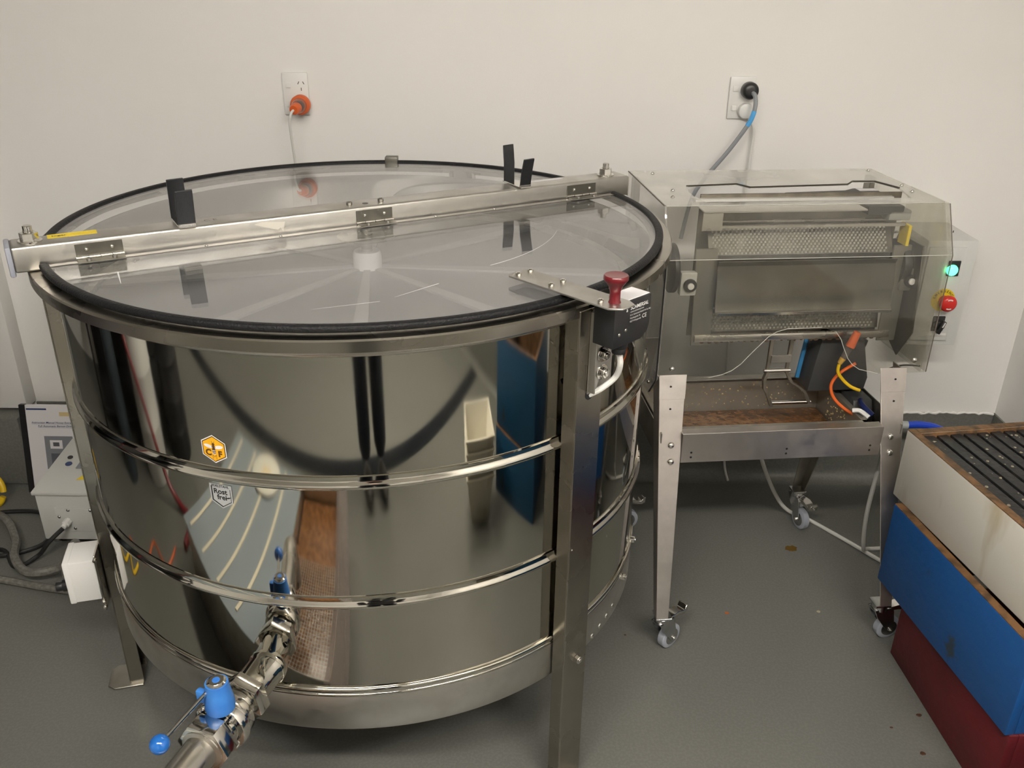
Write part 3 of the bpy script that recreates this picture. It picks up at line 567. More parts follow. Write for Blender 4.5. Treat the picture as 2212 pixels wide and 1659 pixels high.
m=MB(); m.prism([(.0,.99),(.12,.99),(.16,.90),(.10,.74),(.02,.70),(-.03,.78)],lambda y,z,h:(h,y,z),.628,.632); m.build('side_plate',DULL2,UM,35,.001,1)
MB().box(.594,.602,.02,.06,.985,1.035).build('yellow_strip',YELLOW,UM,35,.001,1)
# top bars
MB().box(.085,.575,.098,.118,1.078,1.088).build('aluminium_bar',PALEAL,UM,35,.001,1); MB().box(.085,.575,.078,.094,1.083,1.091).build('aluminium_bar',PALEAL,UM,35,.001,1)
mb=MB().prism([(.33,.12),(.33,.150),(.49,.165),(.52,.185),(.575,.185),(.575,.12)],lambda x,y,h:(x,y,h),1.068,1.088).build('motor_rail',BLACKP,UM,35,.002); MB().box(.525,.572,.155,.178,1.0881,1.0887).build('rating_label',PAPER,mb)
MB().box(.088,.480,.012,.072,1.074,1.078).build('feed_plate',pmat('pale plate',(.66,.64,.62),.4,.4),UM,35,.001,1); MB().box(.49,.58,.03,.075,1.06,1.08).build('switch_block',BLACKP,UM,35,.003)
m=MB(); m.box(.088,.137,.02,.024,1.03,1.075); m.build('hanger',SATIN,UM,35,.0008,1)
MB().box(.545,.60,.03,.07,1.045,1.07).build('gear_cover',pmat('grey cover',(.33,.33,.32),.4),UM,35,.004)
# latch frame hanging below
la=MB(); 
for u in (.301,.352): la.hexa([(u-.004,.026,.752),(u+.006,.026,.752),(u+.003,.026,.655),(u-.005,.026,.655)],[(u-.004,.034,.752),(u+.006,.034,.752),(u+.003,.034,.655),(u-.005,.034,.655)])
lt=la.build('latch_frame',DARKST,UM,35,.001,1)
MB().box(.303,.356,.020,.027,.688,.708).build('latch_bridge',SATIN,lt,35,.001,1); MB().cyl((.290,.028,.664),(.360,.028,.664),.0055,seg=14).build('latch_pin',CHROME,lt,35,.001,1)
for ps in (((.303,.03,.662),(.296,.03,.64),(.300,.03,.612),(.308,.03,.60),(.325,.03,.562)),((.350,.03,.662),(.368,.03,.63),(.395,.03,.612),(.408,.03,.60),(.425,.03,.568))):
    m=MB()
    for p,q in zip(ps[:-1],ps[1:]):
        p=Vector(p); q=Vector(q); m.hexa([p+V(-.004,-.006,0),p+V(.004,-.006,0),p+V(.004,.006,0),p+V(-.004,.006,0)],[q+V(-.004,-.006,0),q+V(.004,-.006,0),q+V(.004,.006,0),q+V(-.004,.006,0)])
    m.build('latch_arm',DARKST,lt,35)
MB().cyl((.318,.03,.571),(.430,.03,.571),.0052,seg=14).build('latch_roller',CHROME,lt,35,.001,1)
# drive housing, connectors and cables on the right
m=MB(); m.prism([(.448,.735),(.455,.748),(.555,.755),(.59,.62),(.585,.585),(.430,.585)],lambda x,z,h:(x,h,z),.06,.15); m.build('drive_housing',pmat('dark grey housing',(.045,.045,.045),.45),UM,35,.004)
m=MB(); m.prism([(.02,.575),(.16,.575),(.16,.48),(-.02,.48)],lambda y,z,h:(h,y,z),.540,.592); m.build('drive_box',pmat('dark grey housing',(.045,.045,.045),.45),UM,35,.003)
MB().cyl((.436,.12,.725),(.425,.12,.60),.006,seg=10).build('blue_rod',pmat('blue rod paint',(.04,.20,.42),.4),UM,35)
cn=MB().cyl((.505,.0,.775),(.492,.0,.735),.009,.012,16).build('cable_connector',ORANGEP,UM,35,.001,1); MB().cyl((.492,.0,.735),(.480,.0,.705),.009,.008,16).build('connector_body',CLEARP,cn); MB().cyl((.480,.0,.705),(.473,.0,.690),.008,.006,16).build('connector_end',pmat('ochre plug',(.50,.30,.06),.45),cn,35,.001,1)
MB().tube(smooth_path([(.473,0,.690),(.473,0,.668),(.487,0,.648),(.51,-.005,.628),(.535,-.01,.618)],6),.0042,8).build('signal_cable',YELLOWC,UM); MB().tube(smooth_path([(.527,.02,.68),(.49,.02,.655),(.472,.02,.622),(.482,.015,.588),(.505,.0,.565),(.53,-.02,.552)],6),.0042,8).build('signal_cable',ORANGEC,UM)
m=MB(); m.tube(smooth_path([(.545,-.06,.566),(.53,-.04,.575),(.515,-.03,.572)],6),.006,8); m.build('valve_fitting',WHITEP,UM); MB().tube(smooth_path([(.56,-.05,.566),(.545,-.02,.58),(.56,.02,.575)],6),.007,8).build('air_line',pmat('navy tube',(.01,.02,.10),.35),UM)
MB().tube(smooth_path([(.655,-.05,.70),(.64,.0,.68),(.61,.02,.66)],6),.0022,6).build('thin_wire',BLACKC,UM)

# ------------------------------------------------------------------ wall cabinet
CC=thing('control_cabinet','pale grey wall cabinet with green lamp and red emergency button','control cabinet',(1.24,WY1,0))
cz0,cz1=.583,.900
cb=MB().box(-.075,.070,-.205,0,cz0,cz1).build('cabinet_body',CABIN,CC,35,.004)
MB().box(-.070,.035,-.213,-.205,cz0+.018,cz1-.018).build('cabinet_door',CABIN,CC,35,.002)
MB().box(-.03,.03,-.2145,-.2128,cz0+.035,cz0+.041).build('door_slot',WHITEP,CC)
lx=.002; MB().box(lx-.013,lx+.022,-.218,-.213,.800,.845).build('lamp_holder',BLACKP,CC,35,.002); MB().ball((lx,-.219,.818),.016,20,12,1,.7,1).build('green_lamp',GREENL,CC)
yc=(-.002,.727); fy=lambda x,y:V(yc[0]+x,-.2135,yc[1]+y)
shape([ell(0,0,.034,.034,0,40)],fy,'emergency_disc',YELLOW,CC)
for i,ch in enumerate('EMERGENCY'):
    a=R(90-(i-4)*19); 
    text(ch,.010,(lambda a:(lambda x,y: V(yc[0]+math.cos(a)*(.0235+y)+math.sin(a)*x,-.2139,yc[1]+math.sin(a)*(.0235+y)-math.cos(a)*x)))(a),'emergency_letter',INK,CC,bold=.0002)
eb=MB().rev((.0,-.2135,.727),(0,-1,0),[(0,.014),(.018,.014),(.020,.021),(.030,.024),(.036,.0225),(.040,.017),(.0415,.006)],28).build('emergency_button',REDB,CC,40)
for s in (1,-1):
    q=[R(90+35*s+50*k/6*s) for k in range(7)]
    q=[R((60 if s>0 else 240)+60*k/6) for k in range(7)]
    shape([[(.0155*math.cos(t),.0155*math.sin(t)) for t in q]+[(.012*math.cos(t),.012*math.sin(t)) for t in q[::-1]]],lambda x,y:V(x,-.2138-.0405,.727+y),'arrow_mark',INKW,eb)
sk=MB().box(-.018,.017,-.217,-.213,.632,.678).build('selector_plate',BLACKP,CC,35,.002); MB().cyl((-.002,-.217,.652),(-.002,-.232,.652),.015,seg=20).build('selector_knob',BLACKP,sk,35,.002)
MB().box(-.005,.005,-.245,-.230,-.018,.022,Matrix.Translation((-.002,0,.650))@Matrix.Rotation(R(20),4,'Y')).build('selector_handle',BLACKP,sk,35,.002); MB().box(-.0018,.0018,-.2462,-.245,.004,.020,Matrix.Translation((-.002,0,.650))@Matrix.Rotation(R(20),4,'Y')).build('selector_mark',INKW,sk)
MB().box(.03,.032,-.12,-.118,cz1,cz1+.006).build('screw',BLACKP,CC)

# ------------------------------------------------------------------ outlets, plugs, cables
def outlet(x,z,label,slots):
    o=thing('power_outlet',label,'power outlet',(x,WY1,z))
    MB().box(-.0365,.0365,-.009,0,-.058,.058).build('face_plate',WHITEP,o,35,.0035)
    for k in (0,1):
        s=MB(); zz=.024-.052*k; s.box(-.027,-.012,-.0125,-.009,zz-.007,zz+.008); s.build('rocker_switch',WHITEP,o,35,.0012)
    if slots:
        for cx,cz,a in ((.010,.030,-28),(.024,.030,28),(.017,.013,0)): MB().box(-.001,.001,-.0096,-.0088,-.0042,.0042,Matrix.Translation((cx,0,cz))@Matrix.Rotation(R(-a if a else 0),4,'Y')).build('pin_slot',pmat('dark slot',(.06,.055,.05),.6),o)
    return o
outlet(-.6241,1.2477,'white double power outlet with the orange plug, above the drum',True)
outlet(.6412,1.252,'white double power outlet with the black plug, above the uncapping machine',False)
OP=thing('orange_plug','orange and clear plug with white cable in the left outlet','plug',(-.6241+.014,WY1-.009,1.2477-.028))
MB().rev((0,0,0),(0,-1,0),[(0,.024),(.004,.0275),(.022,.0275),(.026,.025),(.026,.021)],32).build('locking_ring',ORANGEP,OP,40)
MB().rev((0,-.024,0),(0,-1,0),[(0,.0205),(.020,.019),(.030,.0155)],28).build('clear_body',CLEARP,OP,40); MB().cyl((0,-.022,0),(-.002,-.05,-.001),.014,.011,20).build('inner_core',pmat('brown core',(.14,.11,.10),.5),OP,40)
MB().rev((-.001,-.052,-.002),(-.18,-1,-.15),[(0,.0145),(.004,.0155),(.020,.0145),(.026,.012),(.026,.008)],24).build('cable_nut',ORANGEP,OP,40)
MB().tube(smooth_path([(-.006,-.074,-.006),(-.010,-.088,-.012),(-.016,-.090,-.035),(-.019,-.075,-.08),(-.021,-.050,-.16),(-.0225,-.030,-.30),(-.0225,-.025,-.6),(-.022,-.03,-.95)],8),.0037,10).build('cable',WHITEC,OP)
BP=thing('black_plug','round black plug on a grey cable with blue tape','plug',(.6412+.0165,WY1-.009,1.252+.022))
MB().rev((0,0,0),(0,-1,0),[(0,.021),(.006,.0235),(.024,.0235),(.032,.0215),(.036,.017),(.037,.008)],28).build('plug_body',BLACKP,BP,40)
pth=smooth_path([(.004,-.030,-.004),(.008,-.048,-.010),(.010,-.058,-.032),(.006,-.060,-.060),(-.006,-.058,-.090),(-.05,-.055,-.160),(-.105,-.052,-.235),(-.14,-.05,-.30),(-.16,-.045,-.42)],8)
MB().tube(pth,.0062,10).build('cable',GREYC,BP); MB().tube(pth[21:33],.0068,10).build('tape_wrap',BLUET,BP)
WP=thing('white_plug','flat white plug on a white cable below the black plug','plug',(.6412+.013,WY1-.009,1.252-.034))
MB().rev((0,0,0),(0,-1,0),[(0,.021),(.012,.022),(.018,.020),(.020,.014),(.0205,.005)],28).build('plug_body',WHITEP,WP,40)
MB().tube(smooth_path([(.008,-.010,-.016),(.020,-.012,-.032),(.030,-.013,-.06),(.029,-.012,-.12),(.028,-.012,-.3),(.03,-.02,-.7),(.06,-.03,-1.1),(.08,-.05,-1.2)],8),.0042,10).build('cable',WHITEC,WP)

# ------------------------------------------------------------------ hive boxes and frames on the right
def hive(name,label,p,yaw,L,Wd,z0,z1,mat,rim=None,open_=True,grp='stacked hive boxes beside the uncapping machine',slot=True):
    # p = far left corner in plan; local x across, local -y towards the camera
    o=thing(name,label,'hive box',(p[0],p[1],z0),yaw,grp); t=.021; h=z1-z0
    for nm,b in (('side_board',(0,t,-L,0)),('side_board',(Wd-t,Wd,-L,0)),('end_board',(t,Wd-t,-t,0)),('end_board',(t,Wd-t,-L,-L+t))):
        bo_=MB().box(b[0],b[1],b[2],b[3],0,h).build(nm,mat,o,35,.0025)
        if rim:
            bo_.data.materials.append(rim)
            for p in bo_.data.polygons:
                c=p.center
                if t*.9<c.x<Wd-t*.9 and -L+t*.9<c.y<-t*.9 and abs(p.normal.z)<.5: p.material_index=1
    if rim:
        for b in ((0.001,t-.001,-L+.001,-.001),(Wd-t+.001,Wd-.001,-L+.001,-.001),(t,Wd-t,-t+.001,-.001),(t,Wd-t,-L+.001,-L+t-.001)): MB().box(b[0],b[1],b[2],b[3],h-.001,h+.0016).build('worn_rim',rim,o,35,.0005,1)
    if slot: MB().box(-.0006,.004,-L/2-.05,-L/2+.05,h*.5,h*.5+.02).build('hand_slot',mat,o,35,.002)
    return o
hive('hive_box','dark red hive box at the bottom of the right stack',(.979,1.752),R(3),.460,.405,0,.200,REDW,None,slot=False)
hive('hive_box','bright blue hive box between the red and white boxes',(.925,1.797),R(7.7),.508,.405,.2005,.421,BLUEW,PROP,slot=False)
hive('hive_box','white stained hive box on top of the stack, full of black frames',(.937,1.840),R(9),.508,.405,.4225,.600,WHITEW,PROP,slot=False)
Tw=Matrix.Translation((.937,1.840,.4225))@rz(R(9))
fm=None; NF=10
for k in range(NF):
    x=.030+.0345*k
    o=thing('honeycomb','black plastic hive frame, %s in the white box'%(['nearest the white wall of the left side','second from the left','third from the left','fourth from the left','fifth from the left','fifth from the right','fourth from the right','third from the right','second from the right','furthest to the right'][k]),'hive frame',Tw@V(x+.0135,-.254,.0),R(9),'black frames in the white hive box')
    if fm is None:
        a=MB().box(-.0135,.0135,-.2325,.2325,.150,.170).mesh('top_bar',FRAMEB,35,.002); b=MB().box(-.011,.011,-.222,-.208,.012,.151).mesh('end_bar',FRAMEB,35,.001,1); c=MB().box(-.011,.011,.208,.222,.012,.151).mesh('end_bar',FRAMEB,35,.001,1); d=MB().box(-.010,.010,-.208,.208,.010,.022).mesh('bottom_bar',FRAMEB,35,.001,1); e=MB().box(-.011,.011,-.207,.207,.024,.148).mesh('comb',pmat('dark comb',(.05,.035,.02),.6,bump=.8,bs=200),35); f=MB().box(-.009,.009,-.2275,-.2225,.157,.163).mesh('lug',FRAMEB,35); fm=True
    if k<9:
        random.seed(40+k); mw=MB()
        for _ in range(9): mw.ball((random.uniform(-.012,.012),random.uniform(-.22,.22),.1705),random.uniform(.0015,.0045),6,4,1,1,.6)
        w_=mw.build('wax_bits',pmat('wax bit',(.24,.21,.15),.6),o); w_['kind']='stuff'
    for nm,me in (('top_bar',a),('end_bar',b),('end_bar',c),('bottom_bar',d),('comb',e)): inst(me,nm,o,Matrix.Identity(4))
o=MB(Tw).box(.0215,.0285,-.484,-.024,.150,.158).build('mesh_strip',MESHM); tag(o,'narrow strip of wire mesh along the left inside of the white hive box','mesh strip')

# ------------------------------------------------------------------ left corner: control box, manual, cables
CB=thing('control_box','pale grey sloping control box on the floor behind the drum','control box',(-1.385,2.165,0),0)
m=MB(); m.prism([(0,.022),(0,.186),(.265,.209),(.265,.022)],lambda y,z,h:(h,y,z),0,.42); m.build('case',GREYPL,CB,35,.004)
m=MB(); m.prism([(-.006,.178),(-.006,.190),(.272,.216),(.272,.203)],lambda y,z,h:(h,y,z),-.006,.426); m.build('sloping_lid',GREYPL,CB,35,.003)
MB().box(.05,.35,-.004,0,.055,.135).build('gland_plate',GREYPL,CB,35,.0015)
for u in (.035,.065,.13,.20):
    pass
for u,z in ((.06,.105),(.09,.128),(.155,.128),(.10,.066)): bolt(CB,(u,-.004,z),(0,-1,0),.005,.003,ZINC,dome=True,name='screw')
MB().cyl((.085,-.004,.092),(.083,-.022,.090),.012,seg=8).build('cable_gland',WHITEP,CB,35,.001); MB().cyl((.083,-.022,.090),(.081,-.034,.088),.008,seg=14).build('cable_gland',WHITEP,CB,35,.001)
sn=V(0,-.142,.138).normalized(); 
sl=lambda u,t,h: V(u,-.006+.278*t,.190+.026*t)+V(0,-.09,.996)*h
for u,t,mat,r in ((.035,.62,BLACKP,.008),(.045,.50,INKN,.010)): MB().cyl(sl(u,t,0),sl(u,t,.004),r,seg=18).build('push_button',mat,CB,35,.001,1)
m=MB(); m.hexa([sl(.075,.42,.0005),sl(.16,.42,.0005),sl(.16,.62,.0005),sl(.075,.62,.0005)],[sl(.075,.42,.003),sl(.16,.42,.003),sl(.16,.62,.003),sl(.075,.62,.003)]); m.build('display_plate',INKG,CB,35,.0005,1)
m=MB(); m.add([sl(.10,.22,.001),sl(.13,.22,.001),sl(.115,.33,.001)],[(0,1,2)]); m.build('warning_triangle',YELLOW,CB)
for u in (.02,.40): MB().cyl((u,.03,0),(u,.03,.022),.012,seg=14).build('foot',ZINC,CB,35,.001)
m=MB(Matrix.Translation((-1.13,2.08,.0))).rev((0,0,0),(0,0,1),[(0,.055),(.05,.055),(.075,.047),(.08,.03)],28); o=m.build('grey_cap',pmat('grey plastic cap 2',(.16,.165,.17),.45)); tag(o,'rounded dark grey plastic cap in front of the control box','cap')
# instruction manual leaning at the wall
MT=thing('instruction_manual','white instruction manual with black spine leaning behind the control box','manual',(-1.579,2.452,.003),0)
tilt=Matrix.Rotation(R(-11.5),4,'X')@Matrix.Diagonal((1,1,.9,1))
mf=lambda x,z,h=0.: tilt@V(x,h,z)
MB(tilt).box(0,.215,0,.012,.0,.33).build('pages',PAPER,MT,35,.0008,1); MB(tilt).box(-.003,.017,-.002,.0135,-.001,.331).build('spine',BLACKP,MT,35,.001,1)
pf=lambda x0,z0:(lambda x,y: mf(x0+x,z0+y,-.0006))
text('Instruction Manual Honey Extractor',.0098,pf(.033,.262),'cover_print',INKN,MT,bold=.0001,align='LEFT',shear=.2); text('Full Automatic Berton Drive',.0098,pf(.052,.249),'cover_print',INKN,MT,bold=.0001,align='LEFT',shear=.2)
shape([[(.02,.312),(.085,.312),(.085,.318),(.02,.318)],[(.033,.2595),(.2,.2595),(.2,.2600),(.033,.2600)],[(.052,.2465),(.2,.2465),(.2,.2470),(.052,.2470)]],pf(0,0),'cover_print',INKN,MT)
shape([[(.125,.29),(.16,.29),(.16,.305),(.125,.305)]],pf(0,0),'cover_logo',pmat('pale gold print',(.66,.52,.25),.5),MT)
shape([[(.068,.09),(.16,.09),(.16,.215),(.068,.215)]],pf(0,0),'cover_photo',INKG,MT); shape([[(.085,.168),(.125,.168),(.125,.20),(.085,.20)]],lambda x,y:mf(x,y,-.0009),'cover_photo',PAPER,MT); shape([[(.085,.11),(.14,.11),(.14,.15),(.085,.15)],[(.095,.177),(.115,.177),(.115,.192),(.095,.192)]],lambda x,y:mf(x,y,-.0011),'cover_photo',INKG2,MT)
def cable(name,label,cat,pts,r,mat,n=8): 
    o=MB().tube(smooth_path(pts,n),r,10).build(name,mat); return tag(o,label,cat)
cable('power_cable','black cable looping from the grey control box to the left','cable',[(-1.302,2.128,.088),(-1.335,2.10,.06),(-1.37,2.085,.02),(-1.42,2.05,.008),(-1.50,2.13,.008),(-1.60,2.10,.008)],.0065,BLACKC)
cable('power_cable','black cable arching over the floor left of the control box','cable',[(-1.62,2.16,.008),(-1.50,2.10,.008),(-1.40,2.15,.008),(-1.40,2.23,.008),(-1.47,2.32,.008),(-1.58,2.33,.008),(-1.72,2.29,.008)],.0065,BLACKC)
cable('conduit_hose','thick grey conduit curving from the left to the white junction box','hose',[(-1.78,2.335,.014),(-1.58,2.275,.030),(-1.47,2.16,.030),(-1.42,2.06,.034),(-1.34,1.985,.038),(-1.24,1.99,.06),(-1.14,1.90,.20),(-1.045,1.70,.305),(-1.01,1.625,.312)],.0125,CONDUIT)
cable('conduit_pipe','straight grey conduit on the floor left of the drum','hose',[(-1.6,2.02,.012),(-1.42,1.985,.012),(-1.20,1.94,.012),(-1.0,1.95,.012)],.0105,CONDUIT)
o=MB(Matrix.Translation((-1.655,2.385,.045))@Matrix.Rotation(R(70),4,'X')).tube([(.034*math.cos(t),.048*math.sin(t),0) for t in [2*PI*i/20 for i in range(20)]],.009,10).build('yellow_loop',YELLOWC); tag(o,'yellow plastic loop on the floor at the left edge','loop')
# cables below the uncapping machine, blue hose
cable('floor_cable','white cable sagging to the floor under the uncapping machine','cable',[(.70,2.28,.44),(.76,2.32,.24),(.86,2.36,.05),(.95,2.34,.006),(1.03,2.23,.006),(1.12,2.10,.006),(1.2,2.02,.006)],.006,WHITEC)
cable('floor_cable','white cable hanging straight down behind the right front leg','cable',[(.985,2.02,.50),(.985,2.04,.36),(1.0,2.08,.2),(1.04,2.14,.05),(1.08,2.19,.007),(1.16,2.20,.006)],.006,WHITEC)
o=cable('air_hose','bright blue hose with grey sleeve behind the white hive box','hose',[(1.245,2.46,.288),(1.29,2.46,.290),(1.34,2.455,.282),(1.40,2.45,.25),(1.46,2.44,.19),(1.50,2.42,.09),(1.5,2.3,.012)],.0115,BLUEH)
MB().cyl((1.13,2.465,.286),(1.25,2.46,.288),.0125,seg=16).build('hose_sleeve',pmat('grey sleeve',(.40,.42,.42),.4),o)
# floor spots
def blot(name,label,cat,x,y,r,mat,seed,n=16,h=.0012):
    random.seed(seed); P=[(x+r*(1+random.uniform(-.25,.25))*math.cos(2*PI*i/n),y+r*.8*(1+random.uniform(-.25,.25))*math.sin(2*PI*i/n)) for i in range(n)]
    o=MB().prism(P,lambda a,b,c:(a,b,c),0,h).build(name,mat,None,35,h*.4,1); return tag(o,label,cat)
SPILL=pmat('honey drop',(.13,.075,.012),.12,coat=.5); CR=pmat('brown crumb',(.06,.025,.01),.6); CRO=pmat('orange wax crumb',(.35,.10,.02),.6)
blot('honey_spill','brown honey drop on the grey floor under the uncapping machine','spill',.8504,2.1958,.019,SPILL,1)
for i,(x,y,r,mm,lb) in enumerate(((.591,1.8953,.006,CRO,'small orange wax crumb on the floor near the left front caster'),(.8432,1.9058,.006,pmat('pale crumb',(.38,.34,.22),.6),'pale wax crumb on the floor between the two front casters'),(.9665,1.5413,.006,CR,'dark crumb on the floor beside the red hive box'),(.8862,1.5024,.004,CR,'tiny dark crumb on the floor left of the red hive box'),(.9283,1.4288,.0065,CR,'dark smudge on the floor at the front of the red hive box'),(.3043,1.8039,.0035,CR,'tiny brown speck beside the left front caster'))):
    blot('floor_crumb',lb,'crumb',x,y,r,mm,20+i,9,.002)

# ------------------------------------------------------------------ what the polished drum mirrors: things on the camera's side of the room
ST=thing('honey_strainer','low steel honey strainer tank with clear lid, mirrored in the drum','strainer tank',(-.86,.60,0))
m=MB(); x0,x1,y0,y1,h,t=-.47,.48,-.38,.40,.22,.004
for b in ((x0,x0+t,y0,y1),(x1-t,x1,y0,y1),(x0,x1,y0,y0+t),(x0,x1,y1-t,y1),(.17,.174,y0,y1)): m.box(b[0],b[1],b[2],b[3],.0,h)
m.box(x0,x1,y0,y1,.0,.006); m.build('tank',SATIN2,ST,35,.001,1)
MB().box(.18,.47,y0+.01,y1-.01,.006,.165).build('honey',HONEY,ST,35,.004)
m=MB()
for i in range(34): m.box(.18,.47,-.05+i*.013,-.0485+i*.013,.178,.1795)
for i in range(22): m.box(.18+i*.0133,.1815+i*.0133,-.05,.39,.1785,.180)
o=m.build('sieve_mesh',DULL,ST); o['kind']='stuff'
MB().box(x0-.01,.172,y0-.01,y1+.01,h,h+.005).build('clear_lid',acrylic('bluish sheet',.55,(.55,.62,.66),(.9,.95,.97),.05),ST,35,.001,1)
for i in range(4): MB().box(x0+.05+i*.15,x0+.065+i*.15,y0+.02,y1-.02,h+.005,h+.009).build('lid_rib',pmat('cream rib',(.72,.66,.5),.5),ST,35,.001,1)
MB().box(-.145,-.075,-.305,-.235,h+.0201,h+.0212).build('cap_label',pmat('yellowish square',(.75,.62,.40),.6),ST)
MB().cyl((-.11,-.27,h+.006),(-.11,-.27,h+.02),.12,seg=40).build('round_disc',pmat('milky disc',(.72,.70,.60),.5),ST,35,.003)  # pale disc with a yellowish square, set on the tank lid
MB().box(.46,.54,y0-.01,y1+.01,h,h+.004).build('clear_flange',CLEARP,ST)
hive('hive_box','blue hive box on the floor mirrored low in the drum',(.99,1.03),R(2),.46,.40,0,.24,BLUEW2,PROP,grp='hive boxes mirrored in the drum',slot=True)
hive('hive_box','blue hive box on top of another, mirrored high in the drum',(.995,1.025),R(4),.46,.40,.2425,.56,BLUEW2,PROP,grp='hive boxes mirrored in the drum',slot=True)
for k in range(4):
    o=thing('white_tub','white plastic tub, %s of the nested stack mirrored in the drum'%['lowest','second lowest','second highest','topmost'][k],'tub',(.80,.50,.045*k),R(40),'nested white tubs mirrored in the drum')
    b_,t_,hh=.085,.125,.19
    q=lambda r,z:[V(-r,-r,z),V(r,-r,z),V(r,r,z),V(-r,r,z)]
    MB().add(q(b_,.004)+q(t_,hh)+q(t_-.004,hh)+q(b_-.003,.008),[(3,2,1,0),(12,13,14,15)]+[(i,(i+1)%4,4+(i+1)%4,4+i) for i in range(4)]+[(4+i,4+(i+1)%4,8+(i+1)%4,8+i) for i in range(4)]+[(8+i,8+(i+1)%4,12+(i+1)%4,12+i) for i in range(4)]).build('tub_wall',pmat('creamy plastic',(.70,.66,.55),.45,c2=(.5,.42,.28),vs_=9,lo=.6,hi=.8),o,35,.002)
    m=MB(); r=t_+.007
    for a_,b2 in ((V(-r,-r,0),V(r,-t_,0)),(V(-r,t_,0),V(r,r,0)),(V(-r,-t_,0),V(-t_,t_,0)),(V(t_,-t_,0),V(r,t_,0))): m.box(a_.x,b2.x,a_.y,b2.y,hh-.008,hh)
    m.build('tub_rim',pmat('creamy plastic',(.70,.66,.55),.45),o,35,.001,1)
SH=thing('storage_rack','dark steel storage rack by the left wall mirrored in the drum','rack',(-2.55,1.15,0))
for x in (-.2,.2):
    for y in (-.8,.8): MB().box(x-.02,x+.02,y-.02,y+.02,0,1.5).build('post',BLACKP,SH,35,.002)
for z in (.08,.55,1.0,1.45): MB().box(-.22,.22,-.82,.82,z,z+.025).build('shelf',pmat('dark rack paint',(.03,.03,.03),.5),SH,35,.002)
MB().box(-.22,-.215,-.82,.82,.08,1.5).build('back_panel',pmat('dark rack paint',(.03,.03,.03),.5),SH)
def drumcan(name,label,x,y,z,r,h,mat,lid):
    o=thing(name,label,'container',(x,y,z)); MB().rev((0,0,0),(0,0,1),[(0,r*.96),(.01,r),(h*.33,r),(h*.35,r*1.03),(h*.37,r),(h*.66,r),(h*.68,r*1.03),(h*.70,r),(h-.01,r),(h,r*.97)],28).build('can_wall',mat,o,40); MB().rev((0,0,h),(0,0,1),[(0,r*1.02),(.02,r*1.02),(.022,r*.9)],28).build('can_lid',lid,o,40)
drumcan('storage_can','blue and white storage can on the floor before the rack',-2.08,1.05,0,.16,.60,pmat('white can',(.6,.6,.58),.4),pmat('navy can lid',(.01,.02,.2),.4))
drumcan('storage_can','black storage bucket on the floor beside the white can',-2.08,.62,0,.15,.36,BLACKP,BLACKP)
drumcan('storage_can','tall dark storage can on the floor mirrored in the drum',-2.08,1.5,0,.09,.62,pmat('dark can',(.03,.04,.05),.4),BLACKP)
cable('red_hose','red hose draped over the rack front, mirrored in the drum','hose',[(-2.30,1.3,1.06),(-2.25,1.3,.9),(-1.98,1.26,.65),(-1.86,1.1,.3),(-1.78,1.0,.10),(-1.70,.9,.025),(-1.6,.85,.02),(-1.5,1.0,.02)],.018,pmat('red hose rubber',(.16,.008,.012),.35))
cable('orange_string','thin orange cord lying on the floor, mirrored in the drum','cord',[(-1.6,1.7,.01),(-1.5,1.5,.006),(-1.62,1.35,.006),(-1.48,1.25,.006),(-1.55,1.1,.006)],.006,ORANGEC)
cable('yellow_string','bunched yellow cord on the floor, mirrored in the drum','cord',[(-1.50,1.9,.012),(-1.42,1.8,.012),(-1.50,1.72,.012),(-1.40,1.68,.012),(-1.47,1.60,.012)],.008,YELLOWC)
# photographer
PE=thing('person','person in dark trousers taking the photo, mirrored in the drum','person',(-.04,-.20,0))
J={}; E_=[]; Rd={}
def jn(n,p,r,par=None):
    J[n]=(len(J),Vector(p)); Rd[n]=r
    if par: E_.append((J[par][0],J[n][0]))
jn('pel',(0,-.02,.93),.145); jn('waist',(0,-.03,1.08),.13,'pel'); jn('chest',(0,-.03,1.30),.15,'waist'); jn('neck0',(0,-.01,1.44),.065,'chest'); jn('neck1',(0,.01,1.52),.055,'neck0')
for s,n in ((-1,'l'),(1,'r')):
    jn('hip'+n,(s*.085,-.01,.84),.098,'pel'); jn('th'+n,(s*.08,.02,.66),.088,'hip'+n); jn('kn'+n,(s*.08,.045,.48),.076,'th'+n); jn('ca'+n,(s*.08,.045,.30),.074,'kn'+n); jn('an'+n,(s*.08,.05,.09),.066,'ca'+n)
    jn('sh'+n,(s*.17,-.02,1.38),.062,'chest'); jn('el'+n,(s*.23,.03,1.12),.046,'sh'+n); jn('wr'+n,(s*.11,.10,1.40),.031,'el'+n); jn('pa'+n,(s*.085,.115,1.46),.032,'wr'+n)
    for k,(dx,dy,ln) in enumerate(((.030,.004,.060),(.012,.012,.075),(-.006,.014,.082),(-.022,.010,.070))):
        jn('f%d'%k+n,(s*(.075+dx*.7),.115+dy,1.50),.0095,'pa'+n); jn('g%d'%k+n,(s*(.065+dx*.6),.12+dy,1.50+ln*.5),.0085,'f%d'%k+n)
    jn('t0'+n,(s*.06,.105,1.475),.0105,'pa'+n); jn('t1'+n,(s*.045,.11,1.505),.009,'t0'+n)
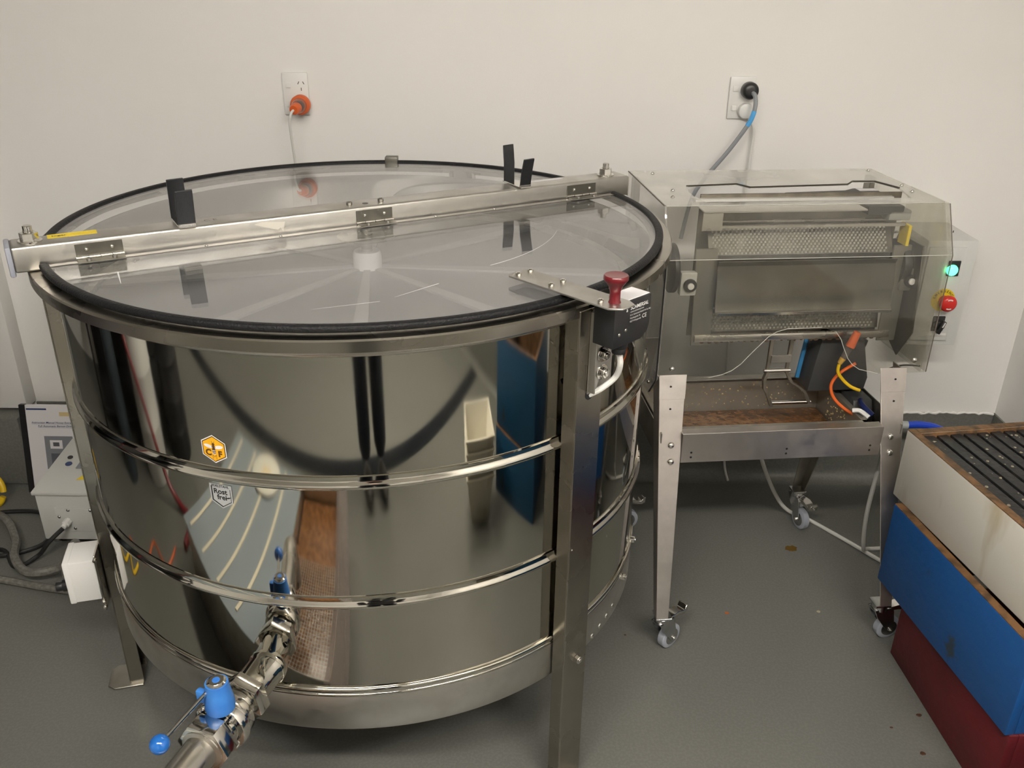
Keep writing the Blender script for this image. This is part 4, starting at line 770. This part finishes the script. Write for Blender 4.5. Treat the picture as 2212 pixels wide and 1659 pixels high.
me=bpy.data.meshes.new('body'); me.from_pydata([J[n][1] for n in J],E_,[]); ob=bpy.data.objects.new('body_tmp',me); COL.objects.link(ob)
md=ob.modifiers.new('skin','SKIN'); sv=me.skin_vertices[0].data if me.skin_vertices else None
if sv is None:
    bm=bmesh.new(); bm.from_mesh(me); bm.verts.layers.skin.verify(); bm.to_mesh(me); bm.free(); sv=me.skin_vertices[0].data
for n,(i,_p) in J.items():
    r=Rd[n]; sv[i].radius=(r,r*(.72 if n in('pel','waist','chest') else 1)); sv[i].use_root=(n=='pel')
ob.modifiers.new('sub','SUBSURF').levels=1
dg=bpy.context.evaluated_depsgraph_get(); bmesh_=bpy.data.meshes.new_from_object(ob.evaluated_get(dg)); bpy.data.objects.remove(ob)
bmesh_.materials.clear(); 
for mm in (DENIM,SHIRT,SKIN): bmesh_.materials.append(mm)
for p in bmesh_.polygons:
    c=p.center; p.use_smooth=True; p.material_index=0 if c.z<.96 else (2 if (c.z>1.46 or (c.y>.085 and c.z>1.36)) else 1)
bo=bpy.data.objects.new('body',bmesh_); COL.objects.link(bo); bo.parent=PE
hd=MB(); hd.ball((0,.02,1.615),.082,24,16,.90,1.12,1.38); hd.cyl((0,.105,1.615),(0,.128,1.595),.008,.012,10); hd.ball((0,.122,1.592),.012,10,6)
for s in (-1,1): hd.ball((s*.076,.015,1.61),.022,10,8,.35,.8,1.3)
hd.build('head',SKIN,PE,60); MB().ball((0,-.008,1.65),.088,24,14,.94,1.10,1.15).build('hair',HAIR,PE,60)
for s in (-1,1):
    MB().ball((s*.031,.106,1.625),.011,12,8).build('eye',PAPER,PE); MB().ball((s*.075,.13,.045),.05,18,10,.95,2.4,.9).build('shoe',SHOE,PE,50)
MB().ball((0,.105,1.562),.02,14,8,1.2,.5,.3).build('mouth',pmat('lips',(.35,.10,.09),.5),PE)
PH=MB(camo.matrix_world.copy()).box(-.122,.016,-.052,.016,.006,.0135).build('phone',BLACKP,None,35,.003); tag(PH,'black phone held up in both hands of the photographer','phone')
